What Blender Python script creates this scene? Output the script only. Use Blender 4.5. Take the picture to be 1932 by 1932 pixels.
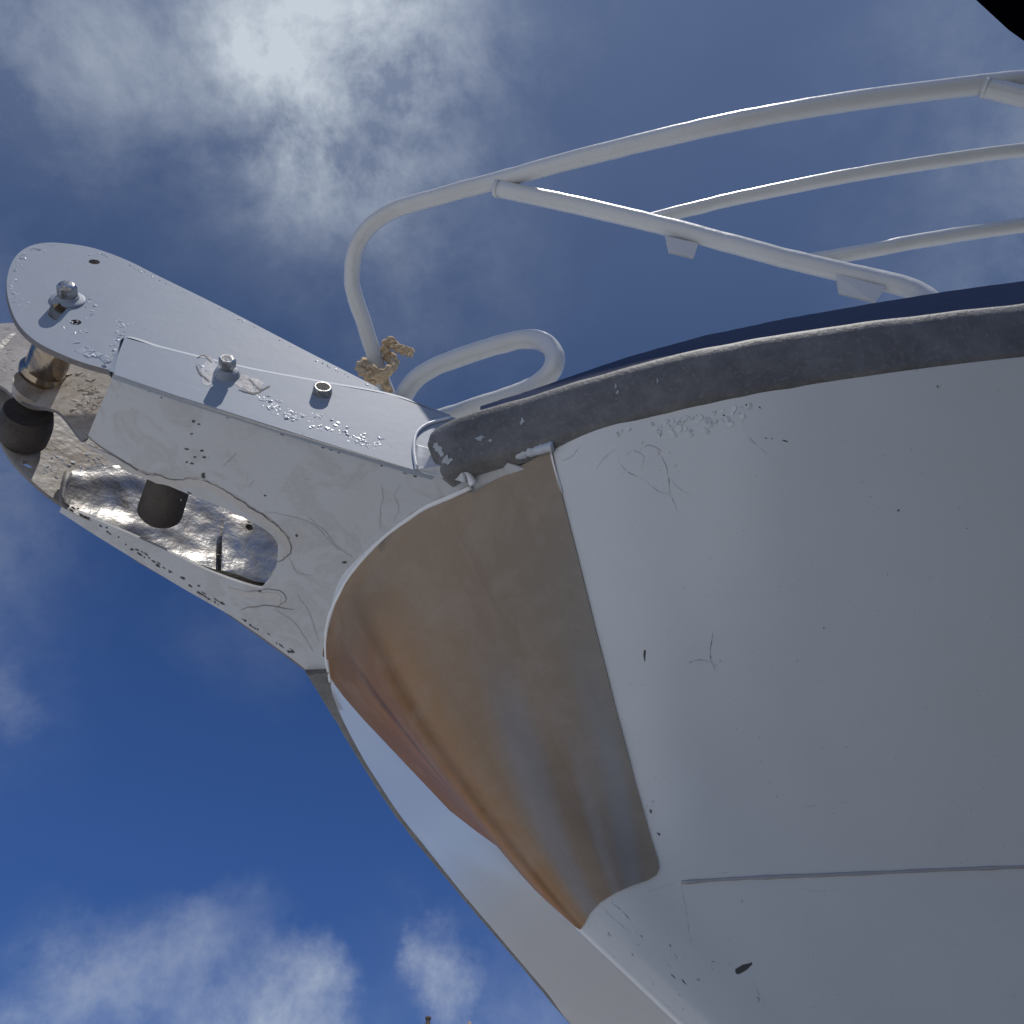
import bpy, bmesh, math, random
from mathutils import Vector, Matrix, noise
from mathutils.bvhtree import BVHTree
from mathutils.geometry import delaunay_2d_cdt
for o in list(bpy.data.objects): bpy.data.objects.remove(o)
scene = bpy.context.scene
COL = scene.collection
R = math.radians
EYE = 1.65                                   # camera height over the yard
PITCH = R(50.0)
# ------------------------------------------------------------------ camera
cd = bpy.data.cameras.new("camera"); cam = bpy.data.objects.new("camera", cd); COL.objects.link(cam)
cam.location = (0, 0, EYE); cam.rotation_euler = (R(90) + PITCH, 0, 0)
cd.sensor_width = 36; cd.lens = 18 / math.tan(R(30)); cd.clip_start = 0.02; cd.clip_end = 2000
scene.camera = cam
# ------------------------------------------------------------------ sun
SUN = Vector((0.095, -0.318, 0.945)).normalized()
sl = bpy.data.lights.new("sun", 'SUN'); sl.energy = 3.5; sl.angle = R(0.53); sl.color = (1.0, 0.96, 0.90)
so = bpy.data.objects.new("sun", sl); COL.objects.link(so)
so.rotation_euler = SUN.to_track_quat('Z', 'Y').to_euler(); so.location = SUN * 20
scene.view_settings.view_transform = 'Standard'; scene.view_settings.look = 'None'
scene.view_settings.exposure = 0.0; scene.view_settings.gamma = 1.0
# ------------------------------------------------------------------ pixel helpers (photo measured on a 1932 px grid)
FPX = 966 / math.tan(R(30))
FWD = Vector((0, math.cos(PITCH), math.sin(PITCH))); UPV = Vector((0, -math.sin(PITCH), math.cos(PITCH))); RT = Vector((1, 0, 0))
TH = R(28.0); NC = -1.33
FW = Vector((-math.cos(TH), -math.sin(TH), 0)); NR = Vector((math.sin(TH), -math.cos(TH), 0)); ZZ = Vector((0, 0, 1))
CAM0 = Vector((0, 0, EYE))
def ray(x, y): return RT * ((x - 966) / FPX) + UPV * ((966 - y) / FPX) + FWD
def W(s, y, z): return CAM0 + FW * s + NR * (y + NC) + ZZ * z     # boat frame (forward, toward the near side, up) to world
def B(P):
    P = P - CAM0
    return (P.dot(FW), P.dot(NR) - NC, P.z)
def at_depth(x, y, d): return CAM0 + ray(x, y) * d
def on_plane(x, y, a, b, c, d):                                   # a s + b y + c z = d in the boat frame
    r = ray(x, y); t = (d + b * NC) / (a * r.dot(FW) + b * r.dot(NR) + c * r.z)
    return CAM0 + r * t
TAP = 0.257
def near_pl(x, y, off=0.0): return on_plane(x, y, TAP, 1, 0, 0.344 - TAP * 0.31 + off)
def far_pl(x, y, off=0.0): return on_plane(x, y, -TAP, 1, 0, -(0.344 - TAP * 0.31) + off)
def und_pl(x, y): return on_plane(x, y, -0.21, 0, 1, 1.34 + 0.21 * 0.31)
# ------------------------------------------------------------------ world
def build_world():
    w = bpy.data.worlds.new("World"); scene.world = w; w.use_nodes = True
    nt = w.node_tree; nt.nodes.clear(); N = nt.nodes; L = nt.links
    out = N.new('ShaderNodeOutputWorld'); bg = N.new('ShaderNodeBackground'); bg.inputs['Strength'].default_value = 0.080
    L.new(bg.outputs[0], out.inputs[0])
    sky = N.new('ShaderNodeTexSky'); sky.sky_type = 'NISHITA'; sky.sun_disc = False
    sky.sun_elevation = math.asin(SUN.z); sky.sun_rotation = math.atan2(SUN.x, SUN.y)
    sky.air_density = 1.0; sky.dust_density = 0.6; sky.ozone_density = 2.2
    tc = N.new('ShaderNodeTexCoord')
    def math_(op, a, b=None, c=None, clamp=False):
        m = N.new('ShaderNodeMath'); m.operation = op; m.use_clamp = clamp
        for i, v in enumerate((a, b, c)):
            if v is None: continue
            if isinstance(v, (int, float)): m.inputs[i].default_value = v
            else: L.new(v, m.inputs[i])
        return m.outputs[0]
    D = tc.outputs['Generated']
    # warp of the direction, so that cloud edges curl
    nz = N.new('ShaderNodeTexNoise'); nz.inputs['Scale'].default_value = 3.2; nz.inputs['Detail'].default_value = 11; nz.inputs['Roughness'].default_value = 0.62
    L.new(D, nz.inputs['Vector'])
    vm = N.new('ShaderNodeVectorMath'); vm.operation = 'SUBTRACT'; L.new(nz.outputs['Color'], vm.inputs[0]); vm.inputs[1].default_value = (.5, .5, .5)
    vs = N.new('ShaderNodeVectorMath'); vs.operation = 'SCALE'; L.new(vm.outputs[0], vs.inputs[0]); vs.inputs['Scale'].default_value = 0.30
    va = N.new('ShaderNodeVectorMath'); va.operation = 'ADD'; L.new(D, va.inputs[0]); L.new(vs.outputs[0], va.inputs[1])
    vn = N.new('ShaderNodeVectorMath'); vn.operation = 'NORMALIZE'; L.new(va.outputs[0], vn.inputs[0])
    fb = N.new('ShaderNodeTexNoise'); fb.inputs['Scale'].default_value = 6.0; fb.inputs['Detail'].default_value = 12; fb.inputs['Roughness'].default_value = 0.66; fb.inputs['Distortion'].default_value = 0.15
    L.new(D, fb.inputs['Vector'])
    def blob(px, py, rad, amp, soft=0.75):          # a cloud bank in the direction seen at that place of the sky
        c = ray(px, py).normalized()
        d = N.new('ShaderNodeVectorMath'); d.operation = 'DISTANCE'; L.new(vn.outputs[0], d.inputs[0]); d.inputs[1].default_value = c
        mr = N.new('ShaderNodeMapRange'); mr.interpolation_type = 'SMOOTHSTEP'
        mr.inputs['From Min'].default_value = rad; mr.inputs['From Max'].default_value = rad * (1 - soft)
        mr.inputs['To Min'].default_value = 0; mr.inputs['To Max'].default_value = amp
        L.new(d.outputs['Value'], mr.inputs['Value'])
        return mr.outputs[0]
    blobs = CLOUDS
    tot = None
    for b in blobs:
        v = blob(*b)
        tot = v if tot is None else math_('ADD', tot, v)
    # soft, uneven density
    n1 = N.new('ShaderNodeMapRange'); n1.inputs['From Min'].default_value = 0.39; n1.inputs['From Max'].default_value = 0.64
    n1.inputs['To Min'].default_value = 0.28; n1.inputs['To Max'].default_value = 1.2
    L.new(fb.outputs['Fac'], n1.inputs['Value'])
    dens = math_('MULTIPLY', tot, n1.outputs[0])
    # cirrus veil brightening towards the sun
    veil = N.new('ShaderNodeVectorMath'); veil.operation = 'DOT_PRODUCT'; L.new(D, veil.inputs[0]); veil.inputs[1].default_value = SUN
    vr = N.new('ShaderNodeMapRange'); vr.interpolation_type = 'SMOOTHSTEP'; vr.inputs['From Min'].default_value = 0.35; vr.inputs['From Max'].default_value = 1.0
    vr.inputs['To Max'].default_value = 0.10; L.new(veil.outputs['Value'], vr.inputs['Value'])
    dens = math_('ADD', dens, vr.outputs[0])
    dens = math_('MINIMUM', dens, 0.96)
    # sky colour, deepened as through the photo's filter
    tint = N.new('ShaderNodeMix'); tint.data_type = 'RGBA'; tint.blend_type = 'MULTIPLY'; tint.inputs['Factor'].default_value = 1.0
    L.new(sky.outputs[0], tint.inputs['A'])
    sx = N.new('ShaderNodeSeparateXYZ'); L.new(D, sx.inputs[0])          # clearer, bluer air lower down
    el = N.new('ShaderNodeMapRange'); el.interpolation_type = 'SMOOTHSTEP'; el.inputs['From Min'].default_value = 0.85; el.inputs['From Max'].default_value = 0.45; L.new(sx.outputs['Z'], el.inputs['Value'])
    tm = N.new('ShaderNodeMix'); tm.data_type = 'RGBA'; L.new(el.outputs[0], tm.inputs['Factor']); tm.inputs['A'].default_value = SKY_TINT; tm.inputs['B'].default_value = (0.36, 0.58, 1.02, 1)
    L.new(tm.outputs['Result'], tint.inputs['B'])
    mix = N.new('ShaderNodeMix'); mix.data_type = 'RGBA'; L.new(dens, mix.inputs['Factor'])
    L.new(tint.outputs['Result'], mix.inputs['A']); mix.inputs['B'].default_value = CLOUD_COL
    L.new(mix.outputs['Result'], bg.inputs['Color'])
CLOUDS = [(560, 40, .24, .45, .9), (600, 150, .15, .20, .9), (460, 150, .10, .12, .9), (110, 70, .17, .30, .85), (690, -60, .24, .30, .9), (420, 400, .16, .07, .9), (700, 330, .20, .13, .9), (850, 560, .2, .07, .9),
          (900, 120, .30, .04, .9), (240, 1850, .10, .40, .85), (120, 1810, .08, .12, .85), (500, 1965, .095, .60, .8), (430, 1790, .08, .12, .85), (0, 1980, .07, .30, .75), (850, 1870, .055, .42, .9),
          (460, 1200, .10, .06, .95), (-10, 1290, .05, .12, .9), (60, 1010, .09, .05, .9), (950, 1900, .12, .06, .9),
          (2600, 400, .5, .3, .8), (-900, 900, .5, .3, .8), (1500, 3200, .6, .4, .8), (3200, 1800, .6, .3, .8)]
SKY_TINT = (0.31, 0.47, 0.70, 1)
CLOUD_COL = (7.2, 8.0, 8.9, 1)
build_world()

# ------------------------------------------------------------------ materials
def new_mat(name):
    m = bpy.data.materials.new(name); m.use_nodes = True
    nt = m.node_tree; bs = nt.nodes['Principled BSDF']
    return m, nt, bs
def noise_node(nt, scale, detail=6, rough=.55, vec=None, dist=0.0, stretch=None):
    n = nt.nodes.new('ShaderNodeTexNoise'); n.inputs['Scale'].default_value = scale; n.inputs['Detail'].default_value = detail
    n.inputs['Roughness'].default_value = rough; n.inputs['Distortion'].default_value = dist
    if vec is None:
        tc = nt.nodes.new('ShaderNodeTexCoord'); vec = tc.outputs['Object']
    if stretch is not None:
        mp = nt.nodes.new('ShaderNodeMapping'); mp.inputs['Scale'].default_value = stretch; nt.links.new(vec, mp.inputs['Vector']); vec = mp.outputs[0]
    nt.links.new(vec, n.inputs['Vector'])
    return n
def ramp(nt, src, stops):
    r = nt.nodes.new('ShaderNodeValToRGB'); e = r.color_ramp.elements
    while len(e) < len(stops): e.new(0.5)
    for k, (p, c) in enumerate(stops):
        e[k].position = p
        e[k].color = c if len(c) == 4 else (*c, 1)
    nt.links.new(src, r.inputs['Fac'])
    return r
def mixc(nt, fac, a, b, mode='MIX'):
    m = nt.nodes.new('ShaderNodeMix'); m.data_type = 'RGBA'; m.blend_type = mode
    for key, v in (('Factor', fac), ('A', a), ('B', b)):
        if isinstance(v, (int, float)): m.inputs[key].default_value = v
        elif isinstance(v, tuple): m.inputs[key].default_value = v if len(v) == 4 else (*v, 1)
        else: nt.links.new(v, m.inputs[key])
    return m.outputs['Result']
def bump(nt, bs, src, strength, dist, prev=None):
    b = nt.nodes.new('ShaderNodeBump'); b.inputs['Strength'].default_value = strength; b.inputs['Distance'].default_value = dist
    nt.links.new(src, b.inputs['Height'])
    if prev is not None: nt.links.new(prev, b.inputs['Normal'])
    nt.links.new(b.outputs[0], bs.inputs['Normal'])
    return b.outputs[0]
def paint(name, base, dirt=(.30, .27, .24), amt=.25, rough=.35, speck=.0, bumps=.25, coat=0.0, stain=None):
    m, nt, bs = new_mat(name)
    n1 = noise_node(nt, 5, 8, .6); r1 = ramp(nt, n1.outputs['Fac'], [(.45, (0, 0, 0)), (.8, (amt,) * 3)])
    c = mixc(nt, r1.outputs[0], base, dirt)
    n2 = noise_node(nt, 38, 6, .62, dist=.4); r2 = ramp(nt, n2.outputs['Fac'], [(.60, (0, 0, 0)), (.74, (amt * .9,) * 3)])
    c = mixc(nt, r2.outputs[0], c, dirt)
    if speck > 0:
        n3 = noise_node(nt, 190, 3, .5); r3 = ramp(nt, n3.outputs['Fac'], [(.735 - speck * .04, (0, 0, 0)), (.76, (.85,) * 3)])
        c = mixc(nt, r3.outputs[0], c, (.05, .045, .04))
    if stain:
        n4 = noise_node(nt, 9, 8, .65, dist=1.2); r4 = ramp(nt, n4.outputs['Fac'], [(.50, (0, 0, 0)), (.60, (stain[3],) * 3), (.64, (stain[3] * .4,) * 3), (.8, (stain[3] * .6,) * 3)])
        c = mixc(nt, r4.outputs[0], c, stain[:3])
    nt.links.new(c, bs.inputs['Base Color'])
    bs.inputs['Roughness'].default_value = rough
    bs.inputs['Coat Weight'].default_value = coat; bs.inputs['Coat Roughness'].default_value = .22; bs.inputs['Coat IOR'].default_value = 1.6
    nb = noise_node(nt, 60, 4, .5); p = bump(nt, bs, nb.outputs['Fac'], bumps, .002)
    nb2 = noise_node(nt, 7, 3, .5); bump(nt, bs, nb2.outputs['Fac'], bumps, .006, p)
    return m
def metal(name, col, rough=.25, dark=None, metallic=1.0, scr=.3, sc=25):
    m, nt, bs = new_mat(name)
    n = noise_node(nt, sc, 8, .65, dist=.6)
    c = mixc(nt, ramp(nt, n.outputs['Fac'], [(.42, (0, 0, 0)), (.7, (1, 1, 1))]).outputs[0], col, dark or tuple(v * .5 for v in col))
    nt.links.new(c, bs.inputs['Base Color']); bs.inputs['Metallic'].default_value = metallic
    rr = ramp(nt, n.outputs['Fac'], [(.3, (rough * .7,) * 3), (.75, (min(1, rough * 1.9),) * 3)]); nt.links.new(rr.outputs[0], bs.inputs['Roughness'])
    nb = noise_node(nt, 14, 5, .55); p = bump(nt, bs, nb.outputs['Fac'], scr, .01)
    nb2 = noise_node(nt, 90, 3, .5); bump(nt, bs, nb2.outputs['Fac'], scr * .5, .002, p)
    return m
M = {}
M['hull'] = paint('hull white', (.53, .56, .58), (.36, .33, .31), .10, .28, speck=.10, bumps=.10, coat=.7)
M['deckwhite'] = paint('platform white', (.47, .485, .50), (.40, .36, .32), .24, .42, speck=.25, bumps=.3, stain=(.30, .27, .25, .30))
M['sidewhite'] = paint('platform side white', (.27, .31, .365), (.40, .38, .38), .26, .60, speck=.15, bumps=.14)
M['rail'] = paint('rail white', (.58, .585, .575), (.32, .27, .22), .16, .28, speck=.18, bumps=.45, coat=.2)
M['scab'] = paint('blistered paint', (.44, .47, .51), (.45, .42, .40), .3, .35, bumps=.6)
M['rawmetal'] = metal('bare aluminium', (.40, .385, .36), .26, (.10, .09, .085), metallic=.85, scr=.5, sc=13)
M['bolt'] = metal('weathered steel', (.55, .54, .52), .28, (.2, .18, .16), scr=.4, sc=60)
M['brass'] = metal('stained bronze', (.42, .34, .24), .14, (.10, .10, .12), scr=.15, sc=18)
M['rust'] = paint('rusty white', (.46, .43, .39), (.20, .15, .11), .75, .5, speck=.6, bumps=1.0, stain=(.24, .17, .11, .6))
M['edge'] = paint('dark plate edge', (.16, .15, .15), (.05, .045, .04), .7, .6, bumps=.8)  # dark tone on the plates' cut edges
M['chip'] = paint('bare spot', (.055, .055, .06), (.03, .03, .03), .5, .6, bumps=.3)
M['scratch'] = paint('grey scratch', (.41, .425, .435), (.22, .22, .22), .5, .6, bumps=.1)
M['bead'] = paint('sealant bead', (.70, .71, .72), (.4, .38, .36), .2, .35, bumps=.5)
M['seam'] = paint('seam line', (.33, .33, .34), (.2, .19, .18), .4, .5, bumps=.3)
M['navy'] = paint('navy paint', (.008, .018, .065), (.03, .035, .05), .3, .35, speck=.2, bumps=.2)
def rubber(name, a, b, rough=.75):
    m, nt, bs = new_mat(name)
    n = noise_node(nt, 14, 9, .7); n2 = noise_node(nt, 120, 3, .6)
    c = mixc(nt, ramp(nt, n.outputs['Fac'], [(.35, (0, 0, 0)), (.72, (1, 1, 1))]).outputs[0], a, b)
    c = mixc(nt, ramp(nt, n2.outputs['Fac'], [(.55, (0, 0, 0)), (.8, (.5,) * 3)]).outputs[0], c, tuple(v * 1.6 for v in b))
    nt.links.new(c, bs.inputs['Base Color']); bs.inputs['Roughness'].default_value = rough
    bump(nt, bs, n2.outputs['Fac'], .5, .003)
    return m
M['strake'] = rubber('grey rubber', (.085, .082, .08), (.17, .165, .16), .62)
M['roller'] = rubber('black rubber', (.022, .017, .014), (.07, .054, .043), .7)
M['hole'] = rubber('hole', (.004, .004, .004), (.01, .01, .01))

def plate_mat():
    """Sheet on the stem: tinted, weathered, with reflections painted into the colour; it varies round the stem (attribute 'around') and streaks run down it."""
    m, nt, bs = new_mat('bronzed sheet')
    at = nt.nodes.new('ShaderNodeAttribute'); at.attribute_name = 'sheet_uv'
    sep = nt.nodes.new('ShaderNodeSeparateXYZ'); nt.links.new(at.outputs['Vector'], sep.inputs[0])
    st = noise_node(nt, 1.0, 3, .5, vec=at.outputs['Vector'], stretch=(7, .8, 1))
    st2 = noise_node(nt, 1.0, 5, .6, vec=at.outputs['Vector'], stretch=(26, 1.2, 1))
    # position round the stem, drifting a little with height
    ad = nt.nodes.new('ShaderNodeMath'); ad.operation = 'MULTIPLY_ADD'; nt.links.new(st.outputs['Fac'], ad.inputs[0]); ad.inputs[1].default_value = .14
    nt.links.new(sep.outputs['X'], ad.inputs[2])
    hot = ramp(nt, ad.outputs[0], [(.06, (.46, .20, .045)), (.17, (.60, .27, .065)), (.23, (.30, .14, .045)), (.28, (.60, .30, .115)), (.36, (.52, .29, .14)), (.40, (.36, .22, .13)), (.45, (.56, .385, .25)), (.54, (.50, .395, .30)), (.70, (.44, .375, .32)), (.90, (.385, .36, .335)), (1.0, (.36, .36, .36))])  # orange tint, raised to paint in a sunlit orange reflection
    cool = ramp(nt, ad.outputs[0], [(.07, (.42, .24, .12)), (.2, (.42, .27, .165)), (.35, (.48, .37, .27)), (.6, (.47, .40, .33)), (1.0, (.42, .385, .35))])
    hy = nt.nodes.new('ShaderNodeMapRange'); hy.interpolation_type = 'SMOOTHSTEP'; hy.inputs['From Min'].default_value = .0; hy.inputs['From Max'].default_value = .32; nt.links.new(sep.outputs['Y'], hy.inputs['Value'])
    c = mixc(nt, hy.outputs[0], cool.outputs[0], hot.outputs[0]); c = mixc(nt, 1.0, c, (.56, .51, .45), 'MULTIPLY')
    # blue-grey reflections painted as streaks, stronger low down
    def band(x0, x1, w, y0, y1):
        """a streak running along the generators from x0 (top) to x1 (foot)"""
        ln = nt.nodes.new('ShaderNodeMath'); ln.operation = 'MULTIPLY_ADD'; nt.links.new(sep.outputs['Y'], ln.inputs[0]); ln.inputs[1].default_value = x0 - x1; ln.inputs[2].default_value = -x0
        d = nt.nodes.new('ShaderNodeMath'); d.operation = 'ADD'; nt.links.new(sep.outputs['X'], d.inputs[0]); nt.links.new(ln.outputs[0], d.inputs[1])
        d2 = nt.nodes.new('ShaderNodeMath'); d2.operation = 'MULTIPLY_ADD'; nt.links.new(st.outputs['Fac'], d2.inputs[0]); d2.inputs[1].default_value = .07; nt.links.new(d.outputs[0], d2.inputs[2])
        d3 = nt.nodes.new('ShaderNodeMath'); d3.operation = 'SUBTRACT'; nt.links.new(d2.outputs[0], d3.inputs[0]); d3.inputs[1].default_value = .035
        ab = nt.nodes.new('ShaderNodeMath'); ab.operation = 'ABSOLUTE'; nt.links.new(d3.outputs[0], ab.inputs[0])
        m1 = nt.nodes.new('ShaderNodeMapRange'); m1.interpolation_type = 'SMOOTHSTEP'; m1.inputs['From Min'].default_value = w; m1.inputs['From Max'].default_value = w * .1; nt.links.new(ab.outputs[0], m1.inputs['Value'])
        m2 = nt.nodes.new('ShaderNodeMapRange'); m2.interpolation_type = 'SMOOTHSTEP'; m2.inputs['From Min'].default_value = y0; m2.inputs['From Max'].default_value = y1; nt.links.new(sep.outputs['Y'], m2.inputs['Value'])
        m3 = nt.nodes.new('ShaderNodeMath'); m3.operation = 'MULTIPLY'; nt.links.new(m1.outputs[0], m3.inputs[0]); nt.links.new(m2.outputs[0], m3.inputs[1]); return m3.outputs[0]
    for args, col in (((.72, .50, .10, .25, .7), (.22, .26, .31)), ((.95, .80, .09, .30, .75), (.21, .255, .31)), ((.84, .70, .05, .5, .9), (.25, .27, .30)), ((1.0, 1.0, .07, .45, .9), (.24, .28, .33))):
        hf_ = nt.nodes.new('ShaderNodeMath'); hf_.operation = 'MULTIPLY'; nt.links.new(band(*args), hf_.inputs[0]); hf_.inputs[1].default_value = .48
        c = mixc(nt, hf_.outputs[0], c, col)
    bl = noise_node(nt, 11, 9, .68, dist=.35)
    c = mixc(nt, ramp(nt, bl.outputs['Fac'], [(.45, (0, 0, 0)), (.75, (.24,) * 3)]).outputs[0], c, (.48, .44, .40))
    c = mixc(nt, ramp(nt, st2.outputs['Fac'], [(.55, (0, 0, 0)), (.75, (.25,) * 3)]).outputs[0], c, (.16, .12, .09))
    nt.links.new(c, bs.inputs['Base Color'])
    bs.inputs['Metallic'].default_value = .38; bs.inputs['Specular IOR Level'].default_value = .1
    rg = ramp(nt, bl.outputs['Fac'], [(.3, (.38,) * 3), (.75, (.55,) * 3)]); nt.links.new(rg.outputs[0], bs.inputs['Roughness'])
    nb = noise_node(nt, 5, 4, .5); p = bump(nt, bs, nb.outputs['Fac'], .12, .008)
    nb2 = noise_node(nt, 150, 2, .5); bump(nt, bs, nb2.outputs['Fac'], .12, .001, p)
    return m
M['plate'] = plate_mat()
def rope_mat():
    m, nt, bs = new_mat('rope fibre')
    n = noise_node(nt, 120, 5, .6)
    c = ramp(nt, n.outputs['Fac'], [(.3, (.30, .20, .11)), (.68, (.68, .54, .36))])
    nt.links.new(c.outputs[0], bs.inputs['Base Color']); bs.inputs['Roughness'].default_value = .95
    bump(nt, bs, n.outputs['Fac'], .8, .003)
    return m
M['rope'] = rope_mat()
def ground_mat():
    m, nt, bs = new_mat('yard ground')
    n = noise_node(nt, .6, 9, .65); n2 = noise_node(nt, 30, 6, .7)
    c = mixc(nt, n.outputs['Fac'], (.50, .51, .52), (.62, .63, .64))
    c = mixc(nt, ramp(nt, n2.outputs['Fac'], [(.4, (0, 0, 0)), (.7, (.6,) * 3)]).outputs[0], c, (.36, .355, .35))
    nt.links.new(c, bs.inputs['Base Color']); bs.inputs['Roughness'].default_value = .9
    bump(nt, bs, n2.outputs['Fac'], .6, .02)
    return m
M['ground'] = ground_mat()
M['added_dark_ground'] = rubber('added_dark_ground', (.028, .028, .029), (.05, .05, .05), .9)
M['stone'] = paint('stone wall', (.24, .20, .17), (.12, .10, .09), .5, .9, bumps=.6)
M['slate'] = paint('slate roof', (.09, .09, .10), (.05, .05, .05), .5, .8, bumps=.5)
M['clay'] = paint('sooty clay', (.10, .075, .06), (.02, .02, .02), .8, .9, bumps=.5)
M['glass'] = paint('window glass', (.03, .035, .04), (.02, .02, .02), .2, .1, bumps=.05)
M['dark'] = rubber('flat black', (.0008, .0009, .002), (.001, .0012, .0025), 1.0)  # for the added disc in the top right corner
M['dark'].node_tree.nodes['Principled BSDF'].inputs['Specular IOR Level'].default_value = 0

# ------------------------------------------------------------------ mesh helpers
def link(name, bm, mats, parent=None, smooth=True, label=None, auto=None):
    me = bpy.data.meshes.new(name)
    if parent is not None:
        off = ORG[parent.name]
        bmesh.ops.translate(bm, verts=bm.verts, vec=-off)
    bmesh.ops.recalc_face_normals(bm, faces=bm.faces)
    if auto is not None:
        for e in bm.edges:
            if len(e.link_faces) == 2 and e.calc_face_angle(0) > R(auto): e.smooth = False
    bm.to_mesh(me); bm.free()
    if not isinstance(mats, (list, tuple)): mats = [mats]
    for m in mats: me.materials.append(m)
    for p in me.polygons: p.use_smooth = smooth
    o = bpy.data.objects.new(name, me); COL.objects.link(o)
    if parent is not None:
        o.parent = parent; ORG[o.name] = off
    else: ORG[o.name] = Vector((0, 0, 0))
    if label: o['label'] = label
    return o
ORG = {}
def empty(name, loc, label, cat, group=None):
    o = bpy.data.objects.new(name, None); COL.objects.link(o); o.location = loc; o.empty_display_size = .2
    o['label'] = label; o['category'] = cat
    if group: o['group'] = group
    bpy.context.view_layer.update(); ORG[o.name] = Vector(loc)
    return o
def spline(pts, n=10, closed=False):
    """Catmull-Rom through Vector points."""
    P = [Vector(p) for p in pts]; out = []; m = len(P)
    rng = range(m if closed else m - 1)
    for i in rng:
        p0 = P[(i - 1) % m] if (closed or i > 0) else P[0] * 2 - P[1]
        p1 = P[i]; p2 = P[(i + 1) % m]
        p3 = P[(i + 2) % m] if (closed or i + 2 < m) else P[-1] * 2 - P[-2]
        for k in range(n):
            t = k / n
            out.append(.5 * ((2 * p1) + (p2 - p0) * t + (2 * p0 - 5 * p1 + 4 * p2 - p3) * t * t + (3 * p1 - p0 - 3 * p2 + p3) * t ** 3))
    if not closed: out.append(P[-1])
    return out
def tube(bm, path, r, seg=20, caps=True, wob=0.0, closed=False, mat=0, prof=None):
    P = path; n = len(P); rings = []; t0 = (P[1] - P[0]).normalized()
    ref = ZZ if abs(t0.z) < .9 else RT
    u = t0.cross(ref).normalized()
    for i, p in enumerate(P):
        if closed: t = (P[(i + 1) % n] - P[i - 1]).normalized()
        else: t = (P[min(i + 1, n - 1)] - P[max(i - 1, 0)]).normalized()
        u = (u - t * u.dot(t)).normalized(); v = t.cross(u)
        rr = r[i] if isinstance(r, (list, tuple)) else r
        ring = []
        for k in range(seg):
            a = 2 * math.pi * k / seg
            q = rr * (prof(a, i) if prof else 1)
            c = p + u * math.cos(a) * q + v * math.sin(a) * q
            if wob: c += (c - p).normalized() * wob * noise.noise(c * 30)
            ring.append(bm.verts.new(c))
        rings.append(ring)
    m = n if closed else n - 1
    for i in range(m):
        a, b = rings[i], rings[(i + 1) % n]
        for k in range(seg):
            f = bm.faces.new((a[k], a[(k + 1) % seg], b[(k + 1) % seg], b[k])); f.material_index = mat
    if caps and not closed:
        for ring in (rings[0], rings[-1]):
            f = bm.faces.new(ring); f.material_index = mat
    return rings
def px_path(pts, n=8): return spline([at_depth(*p) for p in pts], n)
def sheet(bm, outline, holes, to3, th, spacing=None, mats=(0, 0, 0), jitter=0.0):
    """Plate cut from a 2-D outline: outline / holes are lists of (a, b); to3(a, b, off) gives the point, off through the thickness."""
    loops = [list(outline)] + [list(h) for h in holes]
    vs = []; es = []; 
    for lp in loops:
        b0 = len(vs); vs += [Vector(p) for p in lp]; k = len(lp)
        es += [(b0 + i, b0 + (i + 1) % k) for i in range(k)]
    nb = len(vs)
    if spacing:
        def inside(p, lp):
            c = False; j = len(lp) - 1
            for i in range(len(lp)):
                (xi, yi), (xj, yj) = lp[i], lp[j]
                if (yi > p[1]) != (yj > p[1]) and p[0] < (xj - xi) * (p[1] - yi) / (yj - yi) + xi: c = not c
                j = i
            return c
        x0 = min(p[0] for p in outline); x1 = max(p[0] for p in outline); y0 = min(p[1] for p in outline); y1 = max(p[1] for p in outline)
        sx, sy = spacing if isinstance(spacing, tuple) else (spacing, spacing)
        y = y0 + sy * .5
        while y < y1:
            x = x0 + sx * .5
            while x < x1:
                if inside((x, y), loops[0]) and not any(inside((x, y), h) for h in loops[1:]): vs.append(Vector((x, y)))
                x += sx
            y += sy
    hole_ids = []
    res = delaunay_2d_cdt(vs, es, [], 2 if not holes else 2, 1e-7)
    V, E_, F_ = res[0], res[1], res[2]
    def pin(p, lp):
        c = False; j = len(lp) - 1
        for i in range(len(lp)):
            xi, yi = lp[i][0], lp[i][1]; xj, yj = lp[j][0], lp[j][1]
            if (yi > p[1]) != (yj > p[1]) and p[0] < (xj - xi) * (p[1] - yi) / (yj - yi) + xi: c = not c
            j = i
        return c
    keep = []
    for f in F_:
        c = (sum(V[i][0] for i in f) / len(f), sum(V[i][1] for i in f) / len(f))
        if pin(c, loops[0]) and not any(pin(c, h) for h in loops[1:]): keep.append(f)
    A = [bm.verts.new(to3(p[0], p[1], 0.0)) for p in V]; Bv = [bm.verts.new(to3(p[0], p[1], th)) for p in V]
    cnt = {}
    for f in keep:
        fa = bm.faces.new([A[i] for i in f]); fa.material_index = mats[0]
        fb = bm.faces.new([Bv[i] for i in reversed(f)]); fb.material_index = mats[1]
        for i in range(len(f)):
            e = (f[i], f[(i + 1) % len(f)]); cnt[e] = cnt.get(e, 0) + 1
    for (i, j) in list(cnt):
        if (j, i) not in cnt:
            fs = bm.faces.new((A[j], A[i], Bv[i], Bv[j])); fs.material_index = mats[2]
    loose = [v for v in bm.verts if not v.link_faces]
    bmesh.ops.delete(bm, geom=loose, context='VERTS')
def smooth2(pts, n=6, closed=False):
    return [(p.x, p.y) for p in spline([Vector((p[0], p[1], 0)) for p in pts], n, closed)]
def circle2(c, r, n=20, ry=None): return [(c[0] + r * math.cos(2 * math.pi * k / n), c[1] + (ry or r) * math.sin(2 * math.pi * k / n)) for k in range(n)]

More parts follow.
